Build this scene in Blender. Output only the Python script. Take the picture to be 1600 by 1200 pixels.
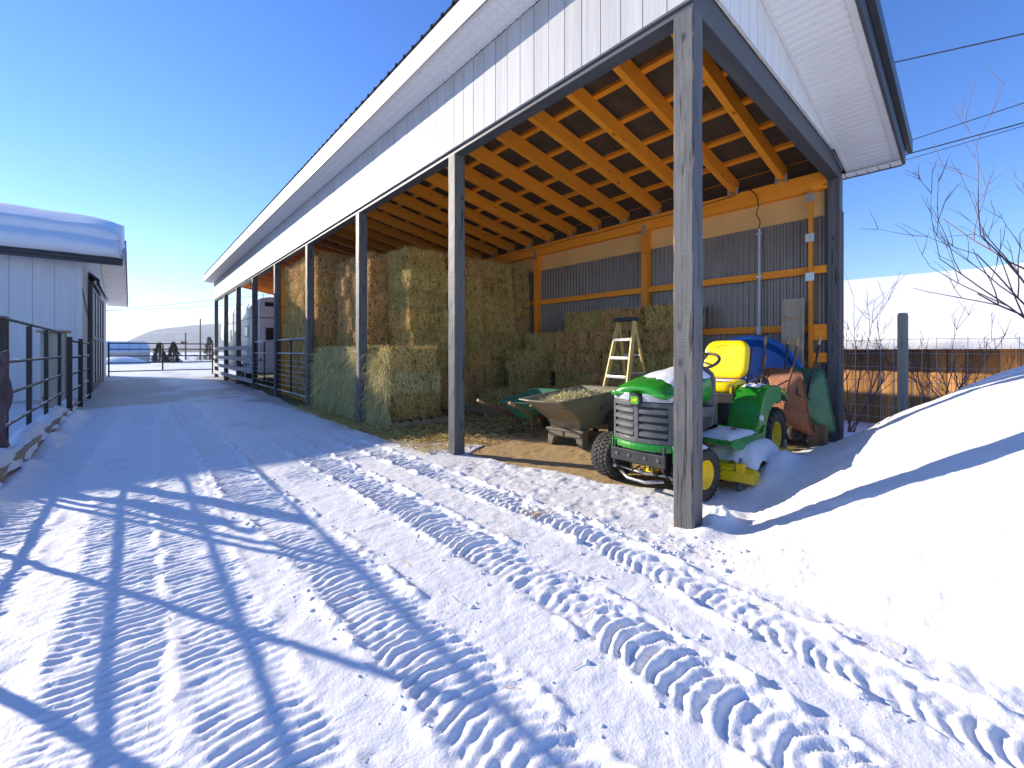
import bpy, bmesh, math, random
import numpy as np
from mathutils import Vector, Matrix, noise as mnoise

for o in list(bpy.data.objects):
    bpy.data.objects.remove(o)
SC = bpy.context.scene
COL = SC.collection
R = math.radians

# ------------------------------------------------------------------ camera
YAW = 0.7275
cam_d = bpy.data.cameras.new('camera')
cam = bpy.data.objects.new('camera', cam_d)
COL.objects.link(cam)
cam_d.sensor_width = 36.0
cam_d.lens = 662.94 / 1600.0 * 36.0
cam_d.shift_y = -51.95 / 1600.0
cam_d.clip_start = 0.05
cam_d.clip_end = 20000.0
cam.location = (-3.092, -1.494, 1.32)
cam.rotation_euler = (R(90), 0, -YAW)
SC.camera = cam

# ------------------------------------------------------------------ sky, sun, exposure
SUN_AZ = R(-28.0)          # from +y, negative = towards -x
SUN_EL = R(20.5)
world = bpy.data.worlds.new('World')
SC.world = world
world.use_nodes = True
nt = world.node_tree
bg = nt.nodes['Background']
sky = nt.nodes.new('ShaderNodeTexSky')
sky.sky_type = 'NISHITA'
sky.sun_disc = False
sky.sun_elevation = SUN_EL
sky.sun_rotation = SUN_AZ
sky.altitude = 600
sky.air_density = 1.0
sky.dust_density = 0.0
sky.ozone_density = 3.0
hs = nt.nodes.new('ShaderNodeHueSaturation')       # camera-like colour rendering of the clear winter sky
hs.inputs['Saturation'].default_value = 1.3
hs.inputs['Hue'].default_value = 0.516
nt.links.new(sky.outputs[0], hs.inputs['Color'])
nt.links.new(hs.outputs[0], bg.inputs[0])
bg.inputs[1].default_value = 0.13

sun_d = bpy.data.lights.new('sun', 'SUN')
sun_d.energy = 4.5
sun_d.angle = R(0.5)
sun_d.color = (1.0, 0.885, 0.72)
sun = bpy.data.objects.new('sun', sun_d)
COL.objects.link(sun)
sd = Vector((math.sin(SUN_AZ) * math.cos(SUN_EL), math.cos(SUN_AZ) * math.cos(SUN_EL), math.sin(SUN_EL)))
sun.rotation_euler = sd.to_track_quat('Z', 'Y').to_euler()
sun.location = sd * 60

SC.render.engine = 'CYCLES'
SC.view_settings.view_transform = 'Standard'
SC.view_settings.look = 'None'
SC.view_settings.gamma = 1.0
SC.view_settings.use_curve_mapping = False
SC.view_settings.exposure = 1.10
SC.cycles.max_bounces = 7
SC.cycles.diffuse_bounces = 5

# ------------------------------------------------------------------ mesh helpers
class MB:
    def __init__(s):
        s.v = []; s.f = []; s.n = 0
    def add(s, vs, fs):
        b = s.n
        s.v.extend([tuple(p) for p in vs]); s.n += len(vs)
        s.f.extend([tuple(i + b for i in q) for q in fs])
        return s
    def box(s, x0, x1, y0, y1, z0, z1):
        return s.add([(x0,y0,z0),(x1,y0,z0),(x1,y1,z0),(x0,y1,z0),(x0,y0,z1),(x1,y0,z1),(x1,y1,z1),(x0,y1,z1)],
              [(0,3,2,1),(4,5,6,7),(0,1,5,4),(1,2,6,5),(2,3,7,6),(3,0,4,7)])
    def beam(s, p, q, w, h, up=(0,0,1)):
        """bar from p to q, w across, h along up; p,q on the axis"""
        p = Vector(p); q = Vector(q); d = (q - p).normalized()
        u = Vector(up); side = d.cross(u)
        if side.length < 1e-5: side = d.cross(Vector((1,0,0)))
        side.normalize(); u = side.cross(d).normalized()
        vs = []
        for c in (p, q):
            for a, b in ((-1,-1),(1,-1),(1,1),(-1,1)):
                vs.append(c + side * (a*w/2) + u * (b*h/2))
        return s.add(vs, [(0,1,2,3),(7,6,5,4),(0,4,5,1),(1,5,6,2),(2,6,7,3),(3,7,4,0)])
    def tube(s, pts, r, n=8, cap=True):
        pts = [Vector(p) for p in pts]
        m = len(pts)
        rs = r if isinstance(r, (list, tuple)) else [r]*m
        rings = []
        prev = None
        for i, p in enumerate(pts):
            if i == 0: d = pts[1]-pts[0]
            elif i == m-1: d = pts[-1]-pts[-2]
            else: d = (pts[i+1]-pts[i]).normalized() + (pts[i]-pts[i-1]).normalized()
            if d.length < 1e-9: d = Vector((0,0,1))
            d.normalize()
            if prev is None:
                a = Vector((0,0,1)) if abs(d.z) < .9 else Vector((1,0,0))
                prev = d.cross(a).normalized()
            u = (prev - d*prev.dot(d))
            if u.length < 1e-6: u = d.orthogonal()
            u.normalize(); prev = u
            w = d.cross(u)
            rings.append([p + (u*math.cos(2*math.pi*k/n) + w*math.sin(2*math.pi*k/n))*rs[i] for k in range(n)])
        return s.loft(rings, cap=cap)
    def loft(s, rings, cap=True, closed=True):
        n = len(rings[0]); vs = [p for r_ in rings for p in r_]; fs = []
        for i in range(len(rings)-1):
            for k in range(n if closed else n-1):
                a = i*n+k; b = i*n+(k+1)%n
                fs.append((a, b, b+n, a+n))
        if cap:
            fs.append(tuple(reversed(range(n))))
            fs.append(tuple((len(rings)-1)*n + k for k in range(n)))
        return s.add(vs, fs)
    def lathe(s, prof, n=24, M=None, cap=False):
        """prof: (radius, height) along local z"""
        M = M or Matrix()
        rings = [[M @ Vector((r_*math.cos(2*math.pi*k/n), r_*math.sin(2*math.pi*k/n), z)) for k in range(n)] for r_, z in prof]
        return s.loft(rings, cap=cap)
    def prism(s, poly, axis, a, b):
        """polygon of 2-d points extruded along axis 0/1/2 from a to b"""
        def P(p, t):
            q = [p[0], p[1]]; q.insert(axis, t); return tuple(q)
        n = len(poly)
        return s.add([P(p,a) for p in poly] + [P(p,b) for p in poly],
              [tuple(reversed(range(n))), tuple(range(n, 2*n))] + [(k,(k+1)%n,(k+1)%n+n,k+n) for k in range(n)])
    def grid(s, pts):
        """pts[i][j] sheet"""
        a = len(pts); b = len(pts[0])
        return s.add([p for r_ in pts for p in r_], [(i*b+j, i*b+j+1, (i+1)*b+j+1, (i+1)*b+j) for i in range(a-1) for j in range(b-1)])
    def mesh(s, name, mat=None, smooth=False, origin=(0,0,0)):
        me = bpy.data.meshes.new(name)
        o = Vector(origin)
        me.from_pydata([(p[0]-o.x, p[1]-o.y, p[2]-o.z) for p in s.v], [], s.f)
        bm = bmesh.new(); bm.from_mesh(me)
        bmesh.ops.recalc_face_normals(bm, faces=bm.faces)
        bm.to_mesh(me); bm.free()
        if smooth:
            me.polygons.foreach_set('use_smooth', [True]*len(me.polygons))
        if mat: me.materials.append(mat)
        return me
    def build(s, name, mat, parent=None, smooth=False, bevel=0, sub=0, local=False, solid=0):
        org = (0,0,0)
        if parent is not None and not local:
            org = world_loc(parent)
        me = s.mesh(name, mat, smooth, org)
        o = bpy.data.objects.new(name, me)
        COL.objects.link(o)
        if parent is not None: o.parent = parent
        if solid:
            m = o.modifiers.new('solid', 'SOLIDIFY'); m.thickness = solid; m.offset = 0
        if bevel:
            m = o.modifiers.new('bevel', 'BEVEL'); m.width = bevel; m.segments = 2; m.limit_method = 'ANGLE'; m.angle_limit = R(40)
        if sub:
            m = o.modifiers.new('sub', 'SUBSURF'); m.levels = sub; m.render_levels = sub
        return o

def world_loc(o):
    v = Vector((0,0,0))
    while o is not None:
        v = v + o.location; o = o.parent
    return v

def tag(o, label=None, cat=None, group=None, kind=None):
    if label: o['label'] = label
    if cat: o['category'] = cat
    if group: o['group'] = group
    if kind: o['kind'] = kind
    return o

def thing(name, label, cat, loc=(0,0,0), rot=(0,0,0), group=None):
    o = bpy.data.objects.new(name, None)
    o.empty_display_size = .2
    COL.objects.link(o)
    o.location = loc; o.rotation_euler = rot
    return tag(o, label, cat, group)

def place(me, name, parent, loc, rot=(0,0,0), scale=(1,1,1)):
    """a copy sharing mesh data; loc in world coordinates"""
    o = bpy.data.objects.new(name, me)
    COL.objects.link(o)
    if parent is not None:
        o.parent = parent
        loc = Vector(loc) - world_loc(parent)
    o.location = loc; o.rotation_euler = rot; o.scale = scale
    return o

def text_part(name, body, mat, parent, M, size, extr=.001):
    cu = bpy.data.curves.new(name, 'FONT'); cu.body = body; cu.size = size; cu.extrude = extr
    cu.align_x = 'CENTER'; cu.align_y = 'CENTER'
    t = bpy.data.objects.new(name, cu); COL.objects.link(t)
    bpy.context.view_layer.update()
    me = bpy.data.meshes.new_from_object(t)
    bpy.data.objects.remove(t)
    me.materials.clear(); me.materials.append(mat)
    o = bpy.data.objects.new(name, me); COL.objects.link(o)
    o.parent = parent; o.matrix_local = M
    return o

# ------------------------------------------------------------------ materials
def new_mat(name):
    m = bpy.data.materials.new(name); m.use_nodes = True
    t = m.node_tree
    return m, t, t.nodes['Principled BSDF']

def nd(t, typ, **kw):
    n = t.nodes.new(typ)
    for k, v in kw.items():
        if k.startswith('i_'):
            n.inputs[k[2:].replace('_', ' ')].default_value = v
        else: setattr(n, k, v)
    return n

def coords(t, scale=(1,1,1), rnd=True):
    tc = nd(t, 'ShaderNodeTexCoord')
    mp = nd(t, 'ShaderNodeMapping')
    mp.inputs['Scale'].default_value = scale
    src = tc.outputs['Object']
    if rnd:
        oi = nd(t, 'ShaderNodeObjectInfo')
        ml = nd(t, 'ShaderNodeMath', operation='MULTIPLY'); ml.inputs[1].default_value = 37.0
        t.links.new(oi.outputs['Random'], ml.inputs[0])
        ad = nd(t, 'ShaderNodeVectorMath', operation='ADD')
        t.links.new(src, ad.inputs[0]); t.links.new(ml.outputs[0], ad.inputs[1])
        src = ad.outputs[0]
    t.links.new(src, mp.inputs['Vector'])
    return mp.outputs[0]

def noise(t, vec, scale, detail=4, rough=.6, dist=0):
    n = nd(t, 'ShaderNodeTexNoise')
    n.inputs['Scale'].default_value = scale; n.inputs['Detail'].default_value = detail
    n.inputs['Roughness'].default_value = rough; n.inputs['Distortion'].default_value = dist
    t.links.new(vec, n.inputs['Vector'])
    return n.outputs['Fac']

def ramp(t, fac, stops):
    r_ = nd(t, 'ShaderNodeValToRGB')
    e = r_.color_ramp.elements
    while len(e) < len(stops): e.new(.5)
    for i, (p, c) in enumerate(stops):
        e[i].position = p; e[i].color = (c[0], c[1], c[2], 1)
    t.links.new(fac, r_.inputs[0])
    return r_.outputs[0]

def bump(t, h, strength, dist, bsdf, prev=None):
    b = nd(t, 'ShaderNodeBump'); b.inputs['Strength'].default_value = strength; b.inputs['Distance'].default_value = dist
    t.links.new(h, b.inputs['Height'])
    if prev is not None: t.links.new(prev, b.inputs['Normal'])
    if bsdf is not None: t.links.new(b.outputs[0], bsdf.inputs['Normal'])
    return b.outputs[0]

def mixc(t, fac, a, b, mode='MIX'):
    m = nd(t, 'ShaderNodeMix', data_type='RGBA', blend_type=mode)
    for k, s_ in ((0, fac), (6, a), (7, b)):
        if isinstance(s_, (float, int)): m.inputs[k].default_value = s_
        elif isinstance(s_, tuple): m.inputs[k].default_value = (*s_, 1)
        else: t.links.new(s_, m.inputs[k])
    return m.outputs[2]

def hsv_rand(t, col, amt):
    """value varied per object"""
    oi = nd(t, 'ShaderNodeObjectInfo')
    mr = nd(t, 'ShaderNodeMapRange'); mr.inputs[3].default_value = 1-amt; mr.inputs[4].default_value = 1+amt
    t.links.new(oi.outputs['Random'], mr.inputs[0])
    h = nd(t, 'ShaderNodeHueSaturation')
    t.links.new(mr.outputs[0], h.inputs['Value'])
    t.links.new(col, h.inputs['Color'])
    return h.outputs[0]

def plain(name, c, rough=.5, var=.15, scale=6, metal=0, bmp=.1, bdist=.002, bscale=80, dirt=None, dirt_amt=.35, rnd=.04, spec=.5):
    m, t, b = new_mat(name)
    v = coords(t)
    n = noise(t, v, scale, 5, .65)
    dark = tuple(x*(1-var) for x in c); lite = tuple(min(1, x*(1+var)) for x in c)
    col = ramp(t, n, [(.3, dark), (.7, lite)])
    if dirt:
        n2 = noise(t, v, scale*2.3, 8, .75)
        f = ramp(t, n2, [(.5, (0,0,0)), (.72, (dirt_amt,)*3)])
        col = mixc(t, f, col, dirt)
    if rnd: col = hsv_rand(t, col, rnd)
    t.links.new(col, b.inputs['Base Color'])
    rr = nd(t, 'ShaderNodeMapRange'); rr.inputs[3].default_value = max(0, rough-.1); rr.inputs[4].default_value = min(1, rough+.1)
    t.links.new(n, rr.inputs[0]); t.links.new(rr.outputs[0], b.inputs['Roughness'])
    b.inputs['Metallic'].default_value = metal
    b.inputs['Specular IOR Level'].default_value = spec
    if bmp: bump(t, noise(t, v, bscale, 3), bmp, bdist, b)
    return m

def wood(name, c1, c2, axis, rough=.65, fine=55, rnd=.12, knots=True, bmp=.35, wear=None, wear_amt=.5, cracks=0, wlo=.58, whi=.66, edge=None):
    """grain runs along axis"""
    m, t, b = new_mat(name)
    sc = [1,1,1]; sc[axis] = .045
    v = coords(t, tuple(sc))
    g = noise(t, v, fine, 6, .7, .3)
    g2 = noise(t, v, fine*.22, 3, .5, .6)
    col = ramp(t, g, [(.25, c1), (.75, c2)])
    col = mixc(t, .35, col, ramp(t, g2, [(.35, c1), (.65, c2)]))
    if knots:
        sk = [1,1,1]; sk[axis] = .55
        vk = coords(t, tuple(sk))
        vo = nd(t, 'ShaderNodeTexVoronoi'); vo.inputs['Scale'].default_value = 4.5
        t.links.new(vk, vo.inputs['Vector'])
        kf = ramp(t, vo.outputs['Distance'], [(.05, (1,1,1)), (.13, (0,0,0))])
        col = mixc(t, kf, col, tuple(x*.45 for x in c1))
    if cracks:
        sk = [1,1,1]; sk[axis] = .06
        cn = noise(t, coords(t, tuple(sk)), 38, 2, .5)
        cf = ramp(t, cn, [(.33, (cracks,)*3), (.4, (0,0,0))])
        col = mixc(t, cf, col, (.02,.02,.022))
    if wear:
        wn = noise(t, coords(t, tuple(1 if i != axis else .3 for i in range(3))), 9, 9, .8)
        wf = ramp(t, wn, [(wlo, (0,0,0)), (whi, (wear_amt,)*3)])
        col = mixc(t, wf, col, wear)
    if rnd: col = hsv_rand(t, col, rnd)
    t.links.new(col, b.inputs['Base Color'])
    b.inputs['Roughness'].default_value = rough
    b.inputs['Specular IOR Level'].default_value = .3
    prev = None
    if edge:
        tc = nd(t, 'ShaderNodeTexCoord'); sx = nd(t, 'ShaderNodeSeparateXYZ'); t.links.new(tc.outputs['Object'], sx.inputs[0])
        ax_ = nd(t, 'ShaderNodeMath', operation='ABSOLUTE'); ay_ = nd(t, 'ShaderNodeMath', operation='ABSOLUTE')
        t.links.new(sx.outputs[0], ax_.inputs[0]); t.links.new(sx.outputs[1], ay_.inputs[0])
        mn = nd(t, 'ShaderNodeMath', operation='MINIMUM'); t.links.new(ax_.outputs[0], mn.inputs[0]); t.links.new(ay_.outputs[0], mn.inputs[1])
        en = noise(t, coords(t, (4,4,1)), 4.5, 6, .75)
        es = nd(t, 'ShaderNodeMath', operation='MULTIPLY_ADD'); es.inputs[1].default_value = .045; t.links.new(en, es.inputs[0]); t.links.new(mn.outputs[0], es.inputs[2])
        ef = ramp(t, es.outputs[0], [(.0965, (0,0,0)), (.0990, (.9,.9,.9))])
        col2 = mixc(t, ef, col, edge)
        t.links.new(col2, b.inputs['Base Color'])
    if cracks:
        sk = [3,3,3]; sk[axis] = 55
        prev = bump(t, noise(t, coords(t, tuple(sk)), 1.6, 3, .6), .45, .006, None)
    bump(t, g, bmp, .004, b, prev)
    return m

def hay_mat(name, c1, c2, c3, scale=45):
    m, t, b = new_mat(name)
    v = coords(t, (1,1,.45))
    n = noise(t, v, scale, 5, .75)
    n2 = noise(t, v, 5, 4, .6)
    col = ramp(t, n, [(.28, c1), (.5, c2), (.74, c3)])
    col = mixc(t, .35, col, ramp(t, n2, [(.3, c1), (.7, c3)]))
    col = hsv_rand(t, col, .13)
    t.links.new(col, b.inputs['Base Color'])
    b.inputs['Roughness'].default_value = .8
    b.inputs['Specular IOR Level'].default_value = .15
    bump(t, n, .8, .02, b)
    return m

M = {}
M['post_x'] = None
M['charcoal_post'] = wood('charcoal_post', (.056,.058,.062), (.15,.152,.157), 2, rough=.55, fine=60, knots=True, bmp=.55, wear=(.45,.24,.09), wear_amt=.55, cracks=.9, rnd=.06, wlo=.7, whi=.76, edge=(.52,.25,.075))
M['charcoal_z'] = wood('charcoal_trim_z', (.045,.05,.06), (.085,.09,.105), 2, rough=.5, knots=False, bmp=.3)
M['charcoal_y'] = wood('charcoal_beam_y', (.045,.05,.06), (.085,.09,.105), 1, rough=.5, knots=False, bmp=.3)
M['charcoal_x'] = wood('charcoal_beam_x', (.045,.05,.06), (.085,.09,.105), 0, rough=.5, knots=False, bmp=.3)
M['pine_x'] = wood('pine_x', (.84,.245,.012), (.99,.40,.030), 0, rough=.55)
M['pine_y'] = wood('pine_y', (.84,.245,.012), (.99,.40,.030), 1, rough=.55)
M['pine_z'] = wood('pine_z', (.80,.235,.012), (.97,.39,.030), 2, rough=.55)
M['siding'] = wood('white_siding', (.36,.365,.375), (.53,.535,.54), 2, rough=.6, knots=False, bmp=.8, rnd=.05, wear=(.42,.43,.45), wear_amt=.4, fine=40)
M['siding_grey'] = wood('pale_siding', (.60,.61,.63), (.72,.73,.74), 2, rough=.6, knots=False, bmp=.4, rnd=.03, fine=40)
M['white_trim'] = plain('white_trim', (.70,.70,.69), .5, .05, 3, bmp=.15, bscale=30, dirt=(.5,.5,.5), dirt_amt=.2)
M['charcoal_metal'] = plain('charcoal_metal', (.035,.037,.042), .38, .2, 4, metal=.0, bmp=.03)
M['galv'] = plain('galvanised', (.55,.57,.58), .38, .15, 25, metal=.8, bmp=.05)
M['felt'] = plain('roof_felt', (.075,.048,.026), .9, .35, 5, bmp=.5, bscale=40)
M['tan_board'] = plain('tan_board', (.78,.48,.17), .75, .08, 2, bmp=.15, bscale=60)
M['corr'] = plain('grey_corrugated', (.25,.215,.19), .4, .15, 2.5, metal=.35, bmp=.03, dirt=(.2,.17,.12), dirt_amt=.25)
M['pipe_black'] = plain('black_pipe', (.012,.012,.014), .6, .3, 14, bmp=.1, dirt=(.1,.07,.05), dirt_amt=.3)
M['snow'] = None

def soffit_mat():
    m, t, b = new_mat('vented_soffit')
    v = coords(t, rnd=False)
    vo = nd(t, 'ShaderNodeTexVoronoi'); vo.inputs['Scale'].default_value = 62; vo.inputs['Randomness'].default_value = .12
    t.links.new(v, vo.inputs['Vector'])
    hole = ramp(t, vo.outputs['Distance'], [(.22, (.35,.35,.36)), (.34, (.83,.83,.83))])
    col = mixc(t, .55, (.82,.82,.82), hole)
    t.links.new(col, b.inputs['Base Color']); b.inputs['Roughness'].default_value = .45
    return m
M['soffit'] = soffit_mat()

def snow_mat(name='snow', ground=False):
    m, t, b = new_mat(name)
    tc = nd(t, 'ShaderNodeTexCoord')
    v = tc.outputs['Object']
    n = noise(t, v, 3.0, 6, .7)
    nf = noise(t, v, 90, 4, .7)
    nm = noise(t, v, 22, 4, .65)
    col = ramp(t, n, [(.25, (.76,.765,.78)), (.7, (.84,.838,.835))])
    if ground:
        at = nd(t, 'ShaderNodeAttribute', attribute_name='dirt')
        ah = nd(t, 'ShaderNodeAttribute', attribute_name='hayfloor')
        a2 = nd(t, 'ShaderNodeAttribute', attribute_name='scuff')
        gf = noise(t, v, 120, 5, .8)
        gl = noise(t, v, 14, 5, .7)
        grav = ramp(t, gf, [(.3, (.22,.14,.07)), (.55, (.48,.33,.165)), (.75, (.70,.52,.29))])
        grav = mixc(t, .5, grav, mixc(t, gl, (.26,.18,.09), (.56,.40,.20)))
        hf = noise(t, v, 55, 6, .8)
        hayc = ramp(t, hf, [(.3, (.06,.05,.02)), (.55, (.20,.17,.07)), (.75, (.40,.33,.15))])
        hth = nd(t, 'ShaderNodeMath', operation='ADD'); t.links.new(ah.outputs['Fac'], hth.inputs[0])
        sb = nd(t, 'ShaderNodeMath', operation='MULTIPLY_ADD'); sb.inputs[1].default_value = .9; sb.inputs[2].default_value = -.45
        t.links.new(noise(t, v, 9, 6, .75), sb.inputs[0]); t.links.new(sb.outputs[0], hth.inputs[1])
        hfac = ramp(t, hth.outputs[0], [(.45, (0,0,0)), (.6, (1,1,1))])
        soil = mixc(t, hfac, grav, hayc)
        # thin, scuffed snow: brown shows through in specks
        sc_ = nd(t, 'ShaderNodeMath', operation='MULTIPLY_ADD'); sc_.inputs[1].default_value = 1.5; sc_.inputs[2].default_value = -.75
        t.links.new(noise(t, v, 26, 7, .8), sc_.inputs[0])
        sa = nd(t, 'ShaderNodeMath', operation='ADD'); t.links.new(a2.outputs['Fac'], sa.inputs[0]); t.links.new(sc_.outputs[0], sa.inputs[1])
        sfac = ramp(t, sa.outputs[0], [(.5, (0,0,0)), (.85, (.75,.75,.75))])
        col = mixc(t, sfac, col, (.42,.34,.25))
        ed = nd(t, 'ShaderNodeMath', operation='MULTIPLY_ADD'); ed.inputs[1].default_value = .8; ed.inputs[2].default_value = -.4
        t.links.new(noise(t, v, 7, 8, .72), ed.inputs[0])
        da = nd(t, 'ShaderNodeMath', operation='ADD'); t.links.new(at.outputs['Fac'], da.inputs[0]); t.links.new(ed.outputs[0], da.inputs[1])
        dfac = ramp(t, da.outputs[0], [(.46, (0,0,0)), (.54, (1,1,1))])
        col = mixc(t, dfac, col, soil)
        rg = nd(t, 'ShaderNodeMapRange'); rg.inputs[3].default_value = .55; rg.inputs[4].default_value = .95
        t.links.new(dfac, rg.inputs[0]); t.links.new(rg.outputs[0], b.inputs['Roughness'])
        sp = nd(t, 'ShaderNodeMapRange'); sp.inputs[3].default_value = .3; sp.inputs[4].default_value = .1
        t.links.new(dfac, sp.inputs[0]); t.links.new(sp.outputs[0], b.inputs['Specular IOR Level'])
    else:
        b.inputs['Roughness'].default_value = .55
        b.inputs['Specular IOR Level'].default_value = .3
    t.links.new(col, b.inputs['Base Color'])
    p = bump(t, nm, .35, .02, None)
    bump(t, nf, .4, .006, b, p)
    return m
M['snow_ground'] = snow_mat('snow_ground', True)
M['snow'] = snow_mat('snow_cap', False)
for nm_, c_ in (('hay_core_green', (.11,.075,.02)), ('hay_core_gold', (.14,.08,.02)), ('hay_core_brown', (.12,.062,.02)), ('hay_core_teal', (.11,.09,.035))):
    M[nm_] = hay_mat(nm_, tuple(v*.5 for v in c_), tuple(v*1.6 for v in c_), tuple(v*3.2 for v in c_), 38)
M['hay_green'] = hay_mat('hay_green', (.30,.19,.045), (.68,.49,.15), (.92,.74,.32))
M['hay_gold'] = hay_mat('hay_gold', (.38,.21,.045), (.78,.50,.14), (.95,.74,.32))
M['hay_brown'] = hay_mat('hay_brown', (.34,.17,.05), (.70,.41,.15), (.90,.63,.28))
M['hay_pale'] = hay_mat('hay_pale', (.36,.31,.12), (.66,.60,.29), (.88,.83,.52))
M['hay_teal'] = hay_mat('hay_fresh', (.36,.29,.10), (.70,.60,.25), (.92,.82,.45))
M['rubber'] = plain('tyre_rubber', (.03,.029,.028), .8, .35, 20, bmp=.3, bscale=120, dirt=(.22,.18,.13), dirt_amt=.6)
M['green_paint'] = plain('green_paint', (.012,.235,.016), .28, .08, 5, bmp=.02, spec=.55, dirt=(.16,.19,.12), dirt_amt=.35)
M['yellow_paint'] = plain('yellow_paint', (.88,.60,.004), .38, .08, 5, bmp=.03, dirt=(.4,.3,.1), dirt_amt=.3)
M['yellow_seat'] = plain('yellow_vinyl', (.93,.69,.004), .35, .05, 3, bmp=.12, bscale=220, rnd=0)
M['black_plastic'] = plain('black_plastic', (.03,.031,.034), .45, .25, 10, bmp=.1)
M['grey_plastic'] = plain('grey_grille', (.10,.105,.11), .42, .2, 10, bmp=.1, dirt=(.3,.28,.25), dirt_amt=.2)
M['grey_cart'] = plain('olive_grey_plastic', (.21,.185,.135), .5, .2, 5, bmp=.15, bscale=150, dirt=(.3,.25,.17), dirt_amt=.45)
M['steel'] = plain('bare_steel', (.42,.42,.42), .35, .3, 20, metal=.8, bmp=.1, dirt=(.2,.1,.05), dirt_amt=.4)
M['rust'] = plain('rusty_tray', (.30,.125,.065), .75, .3, 7, bmp=.3, bscale=50, dirt=(.18,.06,.03), dirt_amt=.6)
M['rust_pipe'] = plain('rusty_pipe', (.16,.075,.045), .7, .3, 14, bmp=.3)
M['green_tray'] = plain('faded_green_tray', (.045,.19,.115), .45, .2, 6, bmp=.1, dirt=(.3,.33,.26), dirt_amt=.35)
M['blue_plastic'] = plain('blue_plastic', (.008,.135,.56), .35, .15, 5, bmp=.06, dirt=(.2,.3,.45), dirt_amt=.25)
M['ladder_yellow'] = plain('fibreglass_yellow', (.66,.46,.115), .5, .15, 8, bmp=.15, dirt=(.75,.72,.65), dirt_amt=.4)
M['alu'] = plain('aluminium', (.75,.76,.77), .32, .1, 12, metal=.75, bmp=.05)
M['old_wood_z'] = wood('old_board_z', (.30,.25,.18), (.50,.43,.33), 2, rough=.8, bmp=.5, wear=(.18,.14,.1), wear_amt=.5)
M['old_wood_x'] = wood('old_board_x', (.30,.21,.12), (.48,.36,.22), 0, rough=.8, bmp=.5)
M['old_wood_y'] = wood('old_board_y', (.30,.21,.12), (.48,.36,.22), 1, rough=.8, bmp=.5)
M['stump'] = wood('timber_block', (.10,.065,.04), (.26,.18,.115), 2, rough=.85, bmp=.6, cracks=.8)
M['handle_wood'] = wood('handle_wood', (.38,.22,.10), (.58,.38,.2), 0, rough=.6, knots=False)
M['glass_dark'] = plain('dark_window', (.02,.025,.032), .08, .1, 3, bmp=0)
M['trailer_white'] = plain('trailer_white', (.78,.79,.80), .3, .04, 2, bmp=.02, dirt=(.55,.52,.47), dirt_amt=.2)
M['trailer_grey'] = plain('trailer_grey', (.30,.31,.33), .35, .1, 3, bmp=.02)
M['lens'] = plain('clear_lens', (.42,.45,.48), .12, .2, 60, bmp=.5, bscale=90, rnd=0)
M['cloth'] = plain('mauve_cloth', (.105,.075,.085), .95, .25, 14, bmp=.5, bscale=90)
M['wire'] = plain('fence_wire', (.50,.48,.44), .45, .2, 20, metal=.5, bmp=0)
M['cable'] = plain('black_cable', (.015,.015,.016), .6, .1, 3, bmp=0)
M['conduit'] = plain('grey_conduit', (.47,.49,.51), .45, .1, 8, bmp=.05)
M['bark'] = plain('twig_bark', (.20,.105,.085), .8, .35, 30, bmp=.4)
M['pole_wood'] = wood('pole_wood', (.16,.10,.06), (.30,.2,.13), 2, rough=.85, knots=False)
M['slab_wood'] = wood('slab_wood', (.34,.15,.045), (.60,.31,.10), 2, rough=.75, bmp=.8, wear=(.14,.08,.05), wear_amt=.7, rnd=.3, cracks=.6)
M['conifer'] = plain('conifer_needles', (.028,.042,.022), .9, .5, 3, bmp=0, rnd=.2)
M['drybush'] = plain('dry_brush', (.16,.115,.06), .9, .5, 3, bmp=0, rnd=.2)
M['shed_wall'] = plain('grey_shed_wall', (.55,.55,.54), .6, .1, 1, bmp=.05)
M['twine'] = plain('orange_twine', (.6,.25,.06), .7, .2, 30, bmp=0)
M['red_brown'] = plain('leaf_litter', (.30,.13,.05), .8, .3, 30, bmp=0)
# ------------------------------------------------------------------ ground
rng = np.random.default_rng(7)
_lat = rng.random((8, 256, 256))
def vnoise(x, y, s, k=0):
    x = np.asarray(x)*s; y = np.asarray(y)*s
    xi = np.floor(x).astype(int); yi = np.floor(y).astype(int)
    fx = x-xi; fy = y-yi
    fx = fx*fx*fx*(fx*(fx*6-15)+10); fy = fy*fy*fy*(fy*(fy*6-15)+10)
    L = _lat[k % 8]
    a = L[xi & 255, yi & 255]; b = L[(xi+1) & 255, yi & 255]; c = L[xi & 255, (yi+1) & 255]; d = L[(xi+1) & 255, (yi+1) & 255]
    return (a*(1-fx)+b*fx)*(1-fy) + (c*(1-fx)+d*fx)*fy - .5
def fbm(x, y, s, o=4, k=0, g=.5):
    r_ = 0; a = 1
    for i in range(o):
        r_ = r_ + a*vnoise(x+13.7*i, y-7.3*i, s, k+i); s *= 2.03; a *= g
    return r_
def sstep(a, b, x):
    t_ = np.clip((x-a)/(b-a), 0, 1); return t_*t_*(3-2*t_)

def bank_h(x, y):
    """ploughed snow bank at the shed's near end"""
    r_ = 1-np.exp(-np.clip(x+.5, 0, None)/1.05)
    toe = .20-.20*sstep(.7, 1.7, x)+.22*sstep(2.5, 3.5, x)
    yy = -y-toe+.06*fbm(x, y, .9, 2, 2)
    h = .95*np.clip(yy, 0, None)
    h = np.where(yy > 0, h*h/(h+.10), 0)
    h = 2.0*(1-np.exp(-h/1.55))*r_*.95
    h = h*(1+.05*fbm(x, y, 1.1, 3, 3))
    return np.where(x > -.5, h, 0)

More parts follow.
